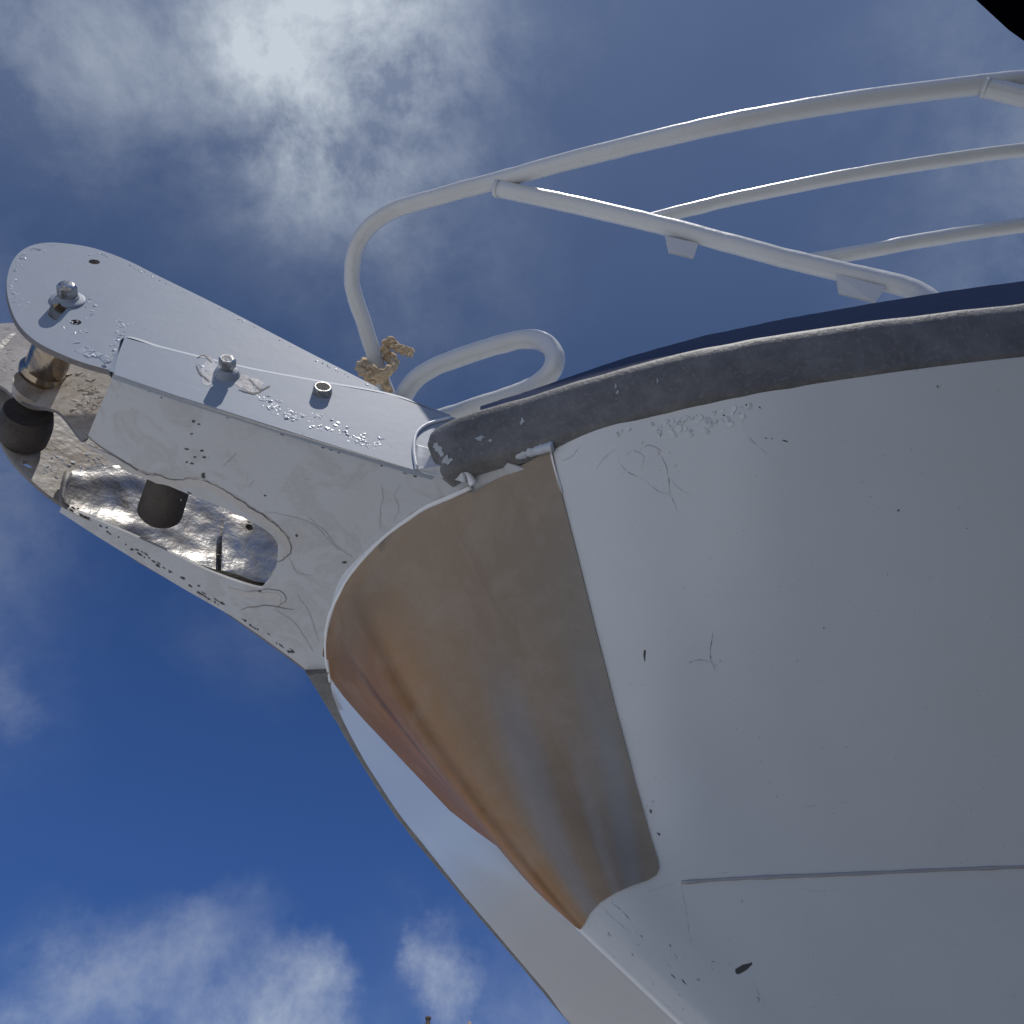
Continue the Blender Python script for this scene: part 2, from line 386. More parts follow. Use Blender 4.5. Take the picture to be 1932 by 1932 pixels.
# ================================================================== GROUND
bm = bmesh.new()
bmesh.ops.create_circle(bm, cap_ends=True, radius=900, segments=96)
g = link('ground', bm, M['ground'], smooth=False); g['kind'] = 'structure'
bm = bmesh.new()
q_ = [(-.1, -60), (.45, .9), (2.0, 3.2), (30, 40), (90, 40), (90, -60)]  # unseen dark ground, added to darken the hull towards the right
bm.faces.new([bm.verts.new((x, y, .004)) for x, y in q_])
tr = link('added_dark_ground', bm, M['added_dark_ground'], smooth=False); tr['kind'] = 'structure'

# ================================================================== BOAT
boat = empty('fishing_boat', W(-4.5, 0, -EYE), 'white metal boat bow with grey rubber rubbing strake and pulpit rails, seen from below', 'boat')
# sheer: (s, half breadth of the hull skin at z 1.31); chine likewise with its own height
def shz(x, y, z=1.41):
    b = B(on_plane(x, y, 0, 0, 1, z)); return (b[0], abs(b[1]))
NEAR_SHEER = [shz(*q) for q in [(1000, 745), (1150, 700), (1300, 661), (1450, 633), (1600, 610), (1770, 588), (1932, 570), (2100, 552)]]
FAR_SHEER = [shz(*q, 1.335) for q in [(600, 1303), (735, 1520), (860, 1676), (975, 1811), (1090, 1945)]]
TOP = [(-.325, 0), (-.338, .10), (-.356, .18), (-.39, .28), (-.432, .37)] + [(a + .010, b - (.088, .084, .074, .07, .066, .064, .064)[k]) for k, (a, b) in enumerate(NEAR_SHEER[1:])] + [(-1.65, 1.46), (-2.02, 1.83), (-3.0, 2.35), (-4.5, 2.65), (-9.0, 2.65)]
#print('SHEER', [(round(a, 2), round(b, 2)) for a, b in NEAR_SHEER], [(round(a, 2), round(b, 2)) for a, b in FAR_SHEER])
BOT = [(-.842, 0, .728), (-.850, .028, .738), (-.862, .052, .752), (-.885, .085, .775), (-.93, .125, .80), (-1.0, .165, .80), (-1.15, .245, .80), (-1.32, .34, .797), (-1.5, .44, .795), (-1.8, .62, .79), (-2.2, .85, .79), (-3.2, 1.5, .78), (-4.7, 2.05, .78), (-9.0, 2.30, .78)]
KEEL = [(-1.60, 0, .26), (-1.605, .02, .26), (-1.62, .04, .26), (-1.65, .06, .26), (-1.69, .085, .26), (-1.75, .11, .25), (-1.90, .18, .24), (-2.05, .25, .22), (-2.2, .32, .20), (-2.5, .44, .15), (-2.9, .62, .10), (-3.8, 1.0, .05), (-5.2, 1.5, 0), (-9.0, 1.8, -.1)]
FOOT = [(-2.9, 0, -1.35), (-2.9, .03, -1.35), (-2.9, .04, -1.35), (-2.91, .05, -1.35), (-2.92, .055, -1.35), (-2.95, .06, -1.35), (-3.0, .07, -1.35), (-3.1, .08, -1.35), (-3.25, .09, -1.35), (-3.5, .1, -1.35), (-3.9, .12, -1.35), (-4.7, .14, -1.35), (-6, .16, -1.35), (-9.0, .16, -1.35)]
OLD_S = [-.325, -.338, -.356, -.39, -.432, -.506, -.66, -.87, -1.12, -1.5, -2.02, -3.0, -4.5, -9.0]
def retab(tab):
    out = []
    for t in TOP:
        sx = t[0]
        for i in range(len(OLD_S) - 1):
            if sx >= OLD_S[i + 1] or i == len(OLD_S) - 2:
                f = min(1, max(0, (OLD_S[i] - sx) / (OLD_S[i] - OLD_S[i + 1]))); break
        out.append(tuple(tab[i][k] + (tab[i + 1][k] - tab[i][k]) * f for k in range(3)))
    return out
BOT, KEEL, FOOT = retab(BOT), retab(KEEL), retab(FOOT)
def lin(x, tab):
    for (a, b), (c, d) in zip(tab[:-1], tab[1:]):
        if x >= c: return b + (d - b) * (x - a) / (c - a)
    return tab[-1][1]
FARB = [(-.30, .36)] + FAR_SHEER + [(-2.6, 2.33), (-3.3, 2.62), (-4.5, 2.80), (-9.0, 2.80)]
TOPF = [TOP[0]] + [(a, min(b, lin(a, FARB) - .055)) if i < 4 else (a, lin(a, FARB) - .036) for i, (a, b) in enumerate(TOP[1:])]
def dense(tab, n=8):
    T = [Vector((p[0], p[1], p[2] if len(p) > 2 else 1.31)) for p in tab]
    # mirror for a smooth nose
    F_ = [Vector((p[0], p[1], 1.31)) for p in TOPF] if tab is TOP else T
    full = [Vector((p.x, -p.y, p.z)) for p in reversed(F_[1:])] + T
    return spline(full, n)
Tc, Bc, Kc, Fc = dense(TOP), dense(BOT), dense(KEEL), dense(FOOT)
NCOL = len(Tc); MID = NCOL // 2
def hull_pt(fi, v):
    """fi: fractional column, v: 0 sheer line .. 1 chine (ruled sheet), <0 continues up, >1 lower strakes."""
    i = max(0, min(NCOL - 2, int(fi))); f = fi - i
    def L_(c): return c[i].lerp(c[i + 1], f)
    a, b = L_(Tc), L_(Bc)
    if v <= 1.0:
        p = a + (b - a) * v
        if v > 0:                                                   # hollow in the flare near the stem
            k = 4 * v * (1 - v) * math.exp(-(p.y / .35) ** 2); p.y *= 1 - .45 * k; p.x += .06 * k
        if v < 0:                                                   # behind the strake the skin turns upright, except under the platform
            w = min(1, max(0, (abs(a.y) - .31) / .08)); q = Vector((a.x, a.y * .985, p.z)); p = p.lerp(q, w)
    elif v <= 2.0: p = b + (L_(Kc) - b) * (v - 1)
    else: p = L_(Kc) + (L_(Fc) - L_(Kc)) * (v - 2)
    return p
bm = bmesh.new(); rows = []
vv = [-.10] + [k / 24 for k in range(25)] + [1 + k / 8 for k in range(1, 9)] + [2 + k / 4 for k in range(1, 5)]
for v in vv: rows.append([bm.verts.new(W(*hull_pt(i, v))) for i in range(NCOL)])
for a, b in zip(rows[:-1], rows[1:]):
    for i in range(NCOL - 1): bm.faces.new((a[i], a[i + 1], b[i + 1], b[i]))
# transom and foredeck
bm.faces.new([r[0] for r in rows] + [r[-1] for r in reversed(rows)])
for i in range(MID):
    a, b = rows[0][i], rows[0][i + 1]; c, d = rows[0][NCOL - 2 - i], rows[0][NCOL - 1 - i]
    if b is not c: bm.faces.new((a, b, c, d))
    else: bm.faces.new((a, b, d))
bvh_hull = BVHTree.FromBMesh(bm)
hull_bm = bm
def on_hull(x, y, off=0.0):
    r = ray(x, y).normalized()
    h = bvh_hull.ray_cast(CAM0, r)
    if h[0] is None: return None
    n = h[1]
    if n.dot(r) > 0: n = -n
    return h[0] + n * off
rnd = random.Random(4)
def chip(bm, x, y, w, h, ang, mat, caster, off=.0006, n=14, irr=.35):
    """an irregular flake-shaped mark on a surface; sizes in photo grid units"""
    pts = []
    ca, sa = math.cos(ang), math.sin(ang); sd = rnd.random() * 100
    for k in range(n):
        a = 2 * math.pi * k / n; q = 1 + irr * noise.noise(Vector((math.cos(a) * 1.3, math.sin(a) * 1.3, sd))) * 1.6
        dx, dy = math.cos(a) * w * q, math.sin(a) * h * q
        P = caster(x + dx * ca - dy * sa, y + dx * sa + dy * ca, off)
        if P is None: return
        pts.append(bm.verts.new(P))
    f = bm.faces.new(pts); f.material_index = mat
def scratch(bm, pts, w, mat, caster, off=.0006, wob=1.2):
    P = smooth2(pts, 6); w *= .75 if caster is on_hull else 1.0; L_, R_ = [], []; sd = rnd.random() * 100
    for i, (x, y) in enumerate(P):
        j = min(i + 1, len(P) - 1); k = max(i - 1, 0)
        dx, dy = P[j][0] - P[k][0], P[j][1] - P[k][1]; l = math.hypot(dx, dy) or 1
        x += wob * noise.noise(Vector((i * .7, sd, 0))); y += wob * noise.noise(Vector((i * .7, sd, 9)))
        ww = w * (.35 + .65 * math.sin(math.pi * (i + .5) / len(P))) * (1 + .4 * noise.noise(Vector((i * 1.1, sd, 5))))
        a = caster(x - dy / l * ww, y + dx / l * ww, off); b = caster(x + dy / l * ww, y - dx / l * ww, off)
        if a is None or b is None: return
        L_.append(bm.verts.new(a)); R_.append(bm.verts.new(b))
    for i in range(len(L_) - 1):
        f = bm.faces.new((L_[i], L_[i + 1], R_[i + 1], R_[i])); f.material_index = mat
def blister(bm, P, nrm, r, hgt, mat):
    """a ragged flake of lifted paint, higher on one side"""
    u = nrm.orthogonal().normalized(); v = nrm.cross(u); sd = rnd.random() * 50; n = 10; rings = []
    el = .35 + rnd.random() * .5; rot = rnd.random() * 6.28; tl = rnd.random() * 6.28; tk = .2 + rnd.random() * .8
    for (q, z) in ((1, -.15), (.86, .8), (.4, 1.0)):
        ring = []
        for k in range(n):
            a = 2 * math.pi * k / n; rr = r * q * (1 + .85 * noise.noise(Vector((math.cos(a) * 1.4, math.sin(a) * 1.4, sd))))
            x, y = math.cos(a) * rr, math.sin(a) * rr * el
            zz = z * (1 + tk * math.cos(a - tl)) if z > 0 else z
            ring.append(bm.verts.new(P + u * (x * math.cos(rot) - y * math.sin(rot)) + v * (x * math.sin(rot) + y * math.cos(rot)) + nrm * hgt * zz * .8))
        rings.append(ring)
    for a, b in zip(rings[:-1], rings[1:]):
        for k in range(n):
            f = bm.faces.new((a[k], a[(k + 1) % n], b[(k + 1) % n], b[k])); f.material_index = mat
    f = bm.faces.new(rings[-1]); f.material_index = mat
# marks on the near hull side
for (x, y, w, h, a) in [(1402, 1827, 17, 7, -.6), (1245, 1838, 11, 5, 1.0), (1208, 1775, 6, 10, .2), (1264, 1790, 3, 8, .1), (1195, 1800, 4, 4, 0), (1216, 1235, 2.5, 11, 0), (1231, 1515, 3, 5, .4),
                     (1243, 1573, 3, 5, -.2), (1228, 1530, 3, 4, .3), (1555, 1185, 2.5, 2.5, 0), (1771, 728, 4, 4, 0), (1400, 768, 3, 2, 0), (1437, 768, 5, 2.5, -.2), (1409, 764, 3, 2.5, 0), (1366, 783, 3, 2, 0), (1450, 827, 8, 2, .1), (1482, 832, 6, 1.5, .3),
                     (1740, 893, 2, 2, 0), (1695, 963, 2.5, 2, -.5), (1215, 1292, 5, 1.6, 0), (1190, 1290, 3, 1.4, .3), (1237, 1468, 2, 3, 0), (1275, 1805, 2, 5, -.4), (1345, 1815, 4, 2, -.9), (1290, 1852, 7, 1.4, .9), (1317, 1848, 3, 2, .6), (1363, 1852, 3, 1.6, .5), (1400, 1700, 2, 1.5, 0),
                     (1262, 1820, 5, 1.5, 1.1), (1270, 1842, 6, 1.4, .8), (1150, 1762, 4, 5, .2), (1430, 1885, 2, 6, -.5), (1262, 933, 3, 3, .2)]:
    chip(bm, x, y, w, h, a, 1, on_hull)
for k in range(60):     # fine scuffing beside the sheet and above the seam
    x, y = rnd.choice([(1345, 1235), (1250, 915), (1240, 1490), (1090, 900), (1300, 1850), (1200, 1740), (1330, 1850)])
    s_ = 22 if x != 1345 else 14
    chip(bm, x + rnd.gauss(0, s_ * .7), y + rnd.gauss(0, s_ * 1.3), .6 + rnd.random() * 1.8, .5 + rnd.random() * 1.2, rnd.random() * 3, 2, on_hull, n=7)
for pts, w in [([(1125, 885), (1135, 870), (1150, 855), (1165, 845)], .9), ([(1165, 870), (1185, 890), (1215, 905), (1240, 925), (1262, 935)], 1.2), ([(1180, 860), (1195, 850), (1215, 862), (1210, 885)], 1.0),
               ([(1240, 850), (1255, 875), (1262, 905), (1265, 930), (1280, 970)], 1.3), ([(1262, 900), (1285, 925), (1310, 935)], .7), ([(1395, 775), (1410, 820), (1440, 850), (1465, 870)], .9), ([(1510, 1675), (1545, 1682), (1590, 1678)], .8),
               ([(1520, 1520), (1528, 1522), (1540, 1518)], 1.2), ([(1580, 1512), (1600, 1514), (1632, 1508)], .7), ([(1345, 1195), (1340, 1235), (1350, 1265)], 2.0), ([(1300, 1250), (1320, 1245), (1345, 1250)], 1.5), ([(1205, 850), (1225, 840), (1246, 850), (1240, 860)], 1.2),
               ([(1100, 1785), (1110, 1755), (1130, 1735), (1160, 1715), (1200, 1690), (1275, 1665)], 1.0), ([(1125, 1700), (1160, 1735), (1190, 1760)], .8), ([(1420, 1850), (1430, 1870), (1447, 1905)], .8), ([(1260, 1760), (1268, 1800)], .6),
               ([(1285, 1670), (1295, 1720), (1302, 1770), (1318, 1820)], .8), ([(1150, 1700), (1180, 1725), (1205, 1765)], 1.2), ([(1345, 1640), (1380, 1650)], .7), ([(1060, 870), (1080, 860), (1095, 840)], 1.0)]:
    scratch(bm, pts, w, 2, on_hull)
for k in range(70):     # lifted paint under the strake
    x = rnd.gauss(1300, 55); y = 805 - (x - 1200) * .19 + abs(rnd.gauss(0, 14))
    P = on_hull(x, y, 0)
    if P: blister(bm, P, (CAM0 - P).normalized(), .002 + rnd.random() * .006, .0015, 0)
hull = link('hull', bm, [M['hull'], M['chip'], M['scratch']], boat, smooth=True, auto=40)

# hull seam weld (near side) just under the chine corner
def hull_strip(name, pts, wid, hgt, mat, lab=None, caster=on_hull, wobble=0):
    bm = bmesh.new(); P = smooth2(pts, 8); path = []
    for i, (x, y) in enumerate(P):
        q = caster(x, y, hgt * .3)
        if q is not None: path.append(q)
    tube(bm, path, wid, seg=8, wob=wobble)
    return link(name, bm, mat, boat, label=lab)
hull_strip('seam', [(1285, 1665), (1400, 1657), (1600, 1649), (1800, 1640), (1932, 1635), (2100, 1627)], .0032, .002, M['seam'], wobble=.0015)

# stem sheet: outline in hull parameters (fi, v)
def fi_v_of(P):
    """nearest hull parameters for a world point"""
    q = Vector(B(P)); best = (9, 0, 0)
    for i in range(MID - 40, MID + 60):
        for k in range(-3, 27):
            e = (hull_pt(i, k / 24) - q).length
            if e < best[0]: best = (e, i, k / 24)
    _, i, t = best; st = 1.0; sv = 1 / 24
    for it in range(14):
        st *= .6; sv *= .6
        best = min(((hull_pt(i + a * st, t + b * sv) - q).length, i + a * st, t + b * sv) for a in (-1, 0, 1) for b in (-1, 0, 1)); _, i, t = best
    return i, t
right_edge = [(1037, 838), (1060, 930), (1088, 1040), (1125, 1190), (1163, 1340), (1200, 1480), (1228, 1580), (1241, 1622)]
low = [(1243, 1637), (1238, 1650), (1222, 1660), (1190, 1671), (1160, 1684), (1132, 1702), (1113, 1722), (1103, 1742), (1096, 1752)]
far_edge = [(1088, 1747), (1070, 1730), (1010, 1677), (965, 1636), (919, 1594), (850, 1527), (800, 1474), (763, 1435), (690, 1358), (650, 1312), (626, 1278), (622, 1245)]
def pts_of(lst):
    out = []
    for q in lst:
        P = on_hull(*q)
        if P is not None: fi, v = fi_v_of(P); out.append((fi, v))
    return out
FS = 90.0
npt = pts_of(right_edge + low); fpt = pts_of(far_edge)
def fi_y(y): return min((i + k / 10 for i in range(MID, MID + 60) for k in range(10)), key=lambda f: abs(hull_pt(f, 0).y - y))
npt = [(npt[0][0] + .3, -.0)] + npt; fpt = fpt + [(fpt[-1][0] - .5, -.05), (fi_y(.27), -.05), (fi_y(.32), -.035), (fi_y(.37), 0.0)]
outline = [((fi - MID) / FS, v) for fi, v in npt + fpt]
REC = {}
def plate3(a, v, off):
    r_ = plate3_(a, v, off); REC[tuple(round(c_, 5) for c_ in r_)] = (a, v); return r_
def plate3_(a, v, off):
    fi = MID + a * FS
    p = hull_pt(fi, v); e = .25
    du = Vector(W(*hull_pt(fi + e, v))) - Vector(W(*hull_pt(fi - e, v)))
    dv = Vector(W(*hull_pt(fi, min(v, .99) + .01))) - Vector(W(*hull_pt(fi, min(v, .99) - .01)))
    n = du.cross(dv).normalized()
    if n.dot(W(*p) - W(-3, 0, 1.2)) < 0: n = -n
    return W(*p) + n * (.0035 + off)
def interp(x, tab):
    tab = sorted(tab)
    if x <= tab[0][0]: return tab[0][1]
    for (a, b), (c, d) in zip(tab[:-1], tab[1:]):
        if x <= c: return b + (d - b) * (x - a) / (c - a + 1e-9)
    return tab[-1][1]
near_z = [(v, (fi - MID) / FS) for fi, v in npt[:-3]]; far_z = [(v, (fi - MID) / FS) for fi, v in fpt[1:-3]]
bm = bmesh.new()
sheet(bm, outline, [], plate3, -.0045, spacing=(.022, .03))
uvl = bm.verts.layers.float_vector.new('sheet_uv')
for v in bm.verts:
    a_, v_ = REC[tuple(round(c_, 5) for c_ in v.co)]; yn, yf = interp(v_, near_z), interp(v_, far_z)
    s_, y_, z_ = B(v.co); d_ = math.hypot(s_ + 1.04, z_ - .58)        # streaks fan out from a point below the foot
    v[uvl] = (min(1.15, max(0, (math.atan2(y_, d_) + .25) / (.54 + .25))), v_, 0)
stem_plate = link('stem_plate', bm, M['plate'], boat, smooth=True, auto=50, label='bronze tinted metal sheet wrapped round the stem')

# white bead round the sheet's top arc is made with the platform below

# ---- rubbing strake, both sides
def strake_path(side):
    if side > 0: pts = [shz(803, 822), shz(825, 805), shz(860, 788), (-.408, .495)][:3] + [shz(920, 768)] + NEAR_SHEER + [(-1.65, 1.51), (-2.02, 1.89), (-3.0, 2.40), (-4.5, 2.70), (-9.0, 2.70)]
    else: pts = [shz(576, 1264, 1.335)] + FAR_SHEER + [(-2.6, 2.33), (-3.3, 2.62), (-4.5, 2.80), (-9.0, 2.80)]
    return spline([Vector((s, side * y, 1.36)) for s, y in pts], 10)
def sweep_section(bm, path, sec, up=ZZ):
    rings = []
    n = len(path)
    for i, p in enumerate(path):
        t = (path[min(i + 1, n - 1)] - path[max(i - 1, 0)]); t.z = 0; t.normalize()
        out = Vector((t.y, -t.x, 0))
        if out.y * (1 if path[-1].y > 0 else -1) < 0: out = -out
        rings.append([bm.verts.new(W(*(p + out * a + ZZ * b))) for a, b in sec(i, n)])
    k = len(rings[0])
    for i in range(n - 1):
        for j in range(k): bm.faces.new((rings[i][j], rings[i][(j + 1) % k], rings[i + 1][(j + 1) % k], rings[i + 1][j]))
    for r_ in (rings[0], rings[-1]): bm.faces.new(r_)
def strake_sec(i, n):
    base = [(-.075, -.050), (-.050, -.050), (-.043, -.047), (-.039, -.040), (-.020, -.004), (-.004, .026), (-.001, .041), (-.003, .051), (-.009, .056), (-.02, .059), (-.075, .059)]
    q = 1.0
    if i < 4: q = .72 + .07 * i
    return [(a - (1 - q) * .02, b * q) for a, b in base]
def strake_sec_far(i, n): return [(-.06, -.045), (-.012, -.042), (-.003, -.034), (.000, -.024), (.000, .030), (-.002, .040), (-.009, .047), (-.02, .050), (-.06, .050)]
for side in (1, -1):
    bm = bmesh.new(); sweep_section(bm, strake_path(side), strake_sec if side > 0 else strake_sec_far)
    if side > 0:
        bs_ = BVHTree.FromBMesh(bm)
        def on_strake(x, y, off=0.0):
            r = ray(x, y).normalized(); h = bs_.ray_cast(CAM0, r); return None if h[0] is None else h[0] - r * (off + .0012)
        for (x, y, w, h, a) in [(1161, 728, 2, 5, .1), (1164, 740, 2, 4, -.2), (907, 826, 9, 4, -.3), (925, 832, 5, 2, .4), (815, 832, 6, 10, -.6), (830, 850, 8, 9, -.7), (845, 868, 8, 7, -.5), (822, 842, 4, 8, .4), (985, 795, 3, 6, .5), (1240, 720, 1.6, 4, 0)]: chip(bm, x, y, w, h, a, 1, on_strake, n=12, irr=.8)
    for v in bm.verts: v.co += Vector((noise.noise(v.co * 20), noise.noise(v.co * 20 + Vector((5, 5, 5))), noise.noise(v.co * 24 + Vector((9, 1, 5))))) * .0015
    link('rubbing_strake', bm, [M['strake'], M['scratch']], boat, auto=60)
# ---- navy bulwark edge above the strake
def proj(P):
    d = P - CAM0; k = d.dot(FWD); return 966 + FPX * d.dot(RT) / k, 966 - FPX * d.dot(UPV) / k
BUL = [(850, 785), (1000, 736), (1150, 684), (1300, 640), (1450, 607), (1600, 580), (1770, 552), (1932, 530), (2300, 480)]
nb_pth = [p for p in strake_path(1) if p.x < -.37]
hs_ = []
for i, p in enumerate(nb_pth):
    t = nb_pth[min(i + 1, len(nb_pth) - 1)] - nb_pth[max(i - 1, 0)]; t.normalize(); o_ = Vector((t.y, -t.x, 0)); o_ = o_ if o_.y > 0 else -o_
    q = p - o_ * .032; h = .058
    if q.x > -1.6:
        while h < .20:
            x, y = proj(W(q.x, q.y, 1.36 + h))
            if y <= interp(x, BUL): break
            h += .002
    else: h = hs_[-1][1]
    hs_.append((-q.x, h))
def bul_h(s): return interp(-s, hs_)
for side in (1, -1):
    bm = bmesh.new(); pth = [p for p in strake_path(side) if p.x < -.37]
    def sec(i, n):
        h = bul_h(pth[i].x)
        return [(-.055, .0), (-.030, .0), (-.030, h - .003), (-.033, h), (-.051, h), (-.055, h - .003)]
    sweep_section(bm, pth, sec); link('bulwark', bm, M['navy'], boat, smooth=False)

# ================================================================== bow platform
SIDE_N = (NR + FW * TAP).normalized()
def ysd(s, w=0.344): return w - TAP * (s + .31)
def uz(s): return 1.34 + .21 * (s + .31)
def n3(off0):
    return lambda s, z, off: W(s, ysd(s) + off0 + off, z)
def corr(s): return .043 * min(1, max(0, (.10 - s) / .22))
def f3(off0):
    return lambda s, z, off: W(s, -ysd(s) + corr(s) + off0 + off, z)
def u3(off0):
    return lambda s, y, off: W(s, y, uz(s) + off0 + off)
def px_near(pts, off=0.0): return [(lambda b: (b[0], b[2]))(B(near_pl(x, y, off))) for x, y in pts]
def px_far(pts, off=0.0): return [(lambda b: (b[0], b[2]))(B(far_pl(x, y, off))) for x, y in pts]
def px_und(pts): return [(lambda b: (b[0], b[1]))(B(und_pl(x, y))) for x, y in pts]
def nearcast(x, y, off): return near_pl(x, y) + SIDE_N * off
def undcast(x, y, off): return und_pl(x, y) - ZZ * off

# underside: the platform's bottom plate with its slot
near_in = [(165, 823), (195, 850), (225, 873), (278, 899), (357, 933), (413, 955), (470, 982), (505, 1003), (522, 1022), (524, 1040)]
far_in = [(519, 1075), (500, 1103), (482, 1108), (400, 1080), (320, 1042), (232, 1002), (150, 968), (118, 952)]
o_near = [(215, 705), (330, 744), (450, 782), (620, 836), (780, 885)]
o_far = [(563, 1252), (500, 1206), (435, 1161), (350, 1113), (263, 1061), (180, 1010), (112, 966)]
und_out = px_und(o_near) + [(-.37, .395), (-.43, .455), (-.50, .47), (-.52, 0), (-.50, -.40), (-.42, -.335)] + px_und(o_far) + px_und(list(reversed(smooth2(list(near_in) + list(far_in), 3))))
bm = bmesh.new(); sheet(bm, und_out, [], u3(0), .006, spacing=.03)
# filler line, scratches and chips under the platform
for pts, w, mt in [([(165, 838), (205, 862), (262, 893), (330, 912), (375, 910), (425, 932), (470, 962), (512, 990), (538, 1016), (542, 1035), (530, 1052)], 8, 5),
               ([(150, 808), (200, 850), (265, 888), (300, 896)], 1.1, 3), ([(290, 893), (330, 905), (375, 903), (425, 925)], 1.3, 3), ([(418, 921), (470, 955), (515, 985), (545, 1015)], 1.8, 3), ([(540, 1010), (550, 1035), (535, 1055), (515, 1062)], 1.2, 3),
               ([(160, 835), (230, 868), (270, 893), (300, 897)], 1.0, 3), ([(580, 975), (610, 1000), (640, 1035), (665, 1050)], 1.0, 2), ([(500, 965), (550, 975), (590, 990), (640, 1040)], .8, 2),
               ([(720, 915), (722, 940), (717, 960), (716, 1000)], 1.0, 2), ([(755, 915), (745, 935), (752, 960), (742, 985)], .8, 2), ([(418, 880), (447, 855)], 1.3, 2), ([(468, 918), (480, 905)], 1.1, 2),
               ([(430, 1110), (470, 1122), (520, 1125), (525, 1138)], 6, 5), ([(455, 1150), (500, 1142), (555, 1150)], 1.0, 3), ([(470, 1115), (520, 1112), (540, 1130), (520, 1148)], .9, 3), 
               ([(520, 1150), (560, 1180), (590, 1230)], .9, 2), ([(560, 1120), (585, 1160), (600, 1210)], .7, 2), ([(545, 1050), (560, 1080), (590, 1085)], .6, 2)]:
    scratch(bm, pts, w, mt, undcast, wob=3.0)
for (x, y, w, h, a) in [(365, 795, 4, 2.2, 0), (375, 800, 3, 1.6, 0), (384, 897, 4, 5, 0), (352, 847, 4, 1.8, 0), (368, 862, 2.6, 1.6, 0), (381, 850, 3.4, 2, 0), (385, 862, 3.2, 2, .2), (352, 872, 2.5, 1.6, 0), (363, 874, 3.6, 1.6, 0), (248, 1036, 3, 2, 0), (836, 1064, 0, 0, 0),
                       (650, 1061, 5, 2, 0), (357, 930, 5, 1.4, .5), (362, 818, 3, 1.3, 0), (500, 935, 2.5, 1.5, .3), (250, 820, 2, 2, 0), (560, 1010, 3, 2, 1), (470, 985, 3, 1.6, .4), (345, 1090, 5, 2, .3), (420, 1138, 5, 2.5, .5), (375, 1105, 3, 1.6, .4), (490, 1115, 3, 2, 0)]:
    if w: chip(bm, x, y, w, h, a, 1 if w > 2.4 else 2, undcast)
for k in range(46): chip(bm, 300 + rnd.random() * 330, 800 + rnd.random() * 180, .6 + rnd.random() * 1.0, .5 + rnd.random() * .8, rnd.random() * 3, 2, undcast, n=7)
for k in range(60):
    t = rnd.random(); chip(bm, 205 + 590 * t + rnd.gauss(0, 3), 702 + 188 * t + 7 + abs(rnd.gauss(0, 3)), 1 + rnd.random() * 5, .6 + rnd.random() * 1.4, .3, 1, undcast, n=9)
for k in range(60):
    t = rnd.random(); chip(bm, 130 + 430 * t, 968 + 280 * t + abs(rnd.gauss(0, 5)) * -1 - 9, 1 + rnd.random() * 5, .6 + rnd.random() * 1.6, .6, 1, undcast, n=9)
plat = link('bow_platform', bm, [M['deckwhite'], M['chip'], M['scratch'], paint('filler line', (.20, .18, .17), (.08, .07, .07), .8, .7, bumps=.6), M['scratch'], paint('filler', (.50, .485, .46), (.40, .36, .33), .5, .6, bumps=.9)], boat, smooth=True, auto=30, label='white underside of the bow platform with a long slot')

# near side box face with flaking paint
box_px = [(235, 637), (300, 655), (380, 675), (480, 698), (600, 720), (740, 746), (850, 786), (900, 800), (900, 830), (865, 905), (820, 897), (780, 886), (620, 837), (450, 783), (330, 745), (215, 706), (222, 672)]
bm = bmesh.new(); sheet(bm, px_near(box_px), [], n3(0), -.012, spacing=.03, mats=(0, 0, 0))
def pinp(p, lp):
    c = False; j = len(lp) - 1
    for i in range(len(lp)):
        (xi, yi), (xj, yj) = lp[i], lp[j]
        if (yi > p[1]) != (yj > p[1]) and p[0] < (xj - xi) * (p[1] - yi) / (yj - yi) + xi: c = not c
        j = i
    return c
def region_blisters(bm, pts, n, rmin, rmax, cast, nrm, mat=1, sp=8, h=.38, poly=None):
    rmin *= 1.2; rmax *= 1.55; n = int(n * 1.3)
    path = smooth2(pts, 5)
    for k in range(n):
        x, y = rnd.choice(path); x += rnd.gauss(0, sp); y += rnd.gauss(0, sp * .6)
        if poly and not (pinp((x, y), poly) and pinp((x + 5, y), poly) and pinp((x - 5, y), poly)): continue
        P = cast(x, y, -.0004); r = rmin + (rmax - rmin) * rnd.random() ** 2
        blister(bm, P, nrm, r, r * h * (.3 + rnd.random() * .5), mat)
region_blisters(bm, [(490, 745), (520, 765), (560, 785), (600, 790), (640, 810), (680, 830), (710, 838)], 150, .001, .0045, nearcast, SIDE_N, 1, 9)
region_blisters(bm, [(500, 755), (540, 785), (600, 805), (660, 830)], 60, .001, .004, nearcast, SIDE_N, 1, 6)
region_blisters(bm, [(380, 690), (400, 710)], 14, .001, .004, nearcast, SIDE_N, 1, 6)
for (x, y, w, h, a) in [(470, 725, 30, 14, .2), (398, 700, 16, 22, .3)]: chip(bm, x, y, w, h, a, 4, nearcast, off=.0003, n=30, irr=.5)
for pts, w in [([(470, 715), (490, 735), (510, 728)], 1.8), ([(450, 735), (480, 742), (505, 730)], 1.5), ([(370, 690), (378, 705), (395, 720)], 1.6), ([(222, 712), (330, 750), (450, 788), (620, 840), (770, 884)], 1.4), ([(372, 675), (385, 672), (400, 685)], 1.4)]:
    scratch(bm, pts, w, 2, nearcast, off=.0008)
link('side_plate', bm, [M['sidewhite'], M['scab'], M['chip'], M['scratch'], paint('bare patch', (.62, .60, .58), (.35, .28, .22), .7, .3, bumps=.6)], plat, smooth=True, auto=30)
bm = bmesh.new()                                                        # eased top edge of the box, catches the sun
te = smooth2([(216, 703), (223, 668), (235, 637), (300, 655), (380, 675), (480, 698), (600, 720), (740, 746), (850, 786)], 8); ra, rb, rc = [], [], []
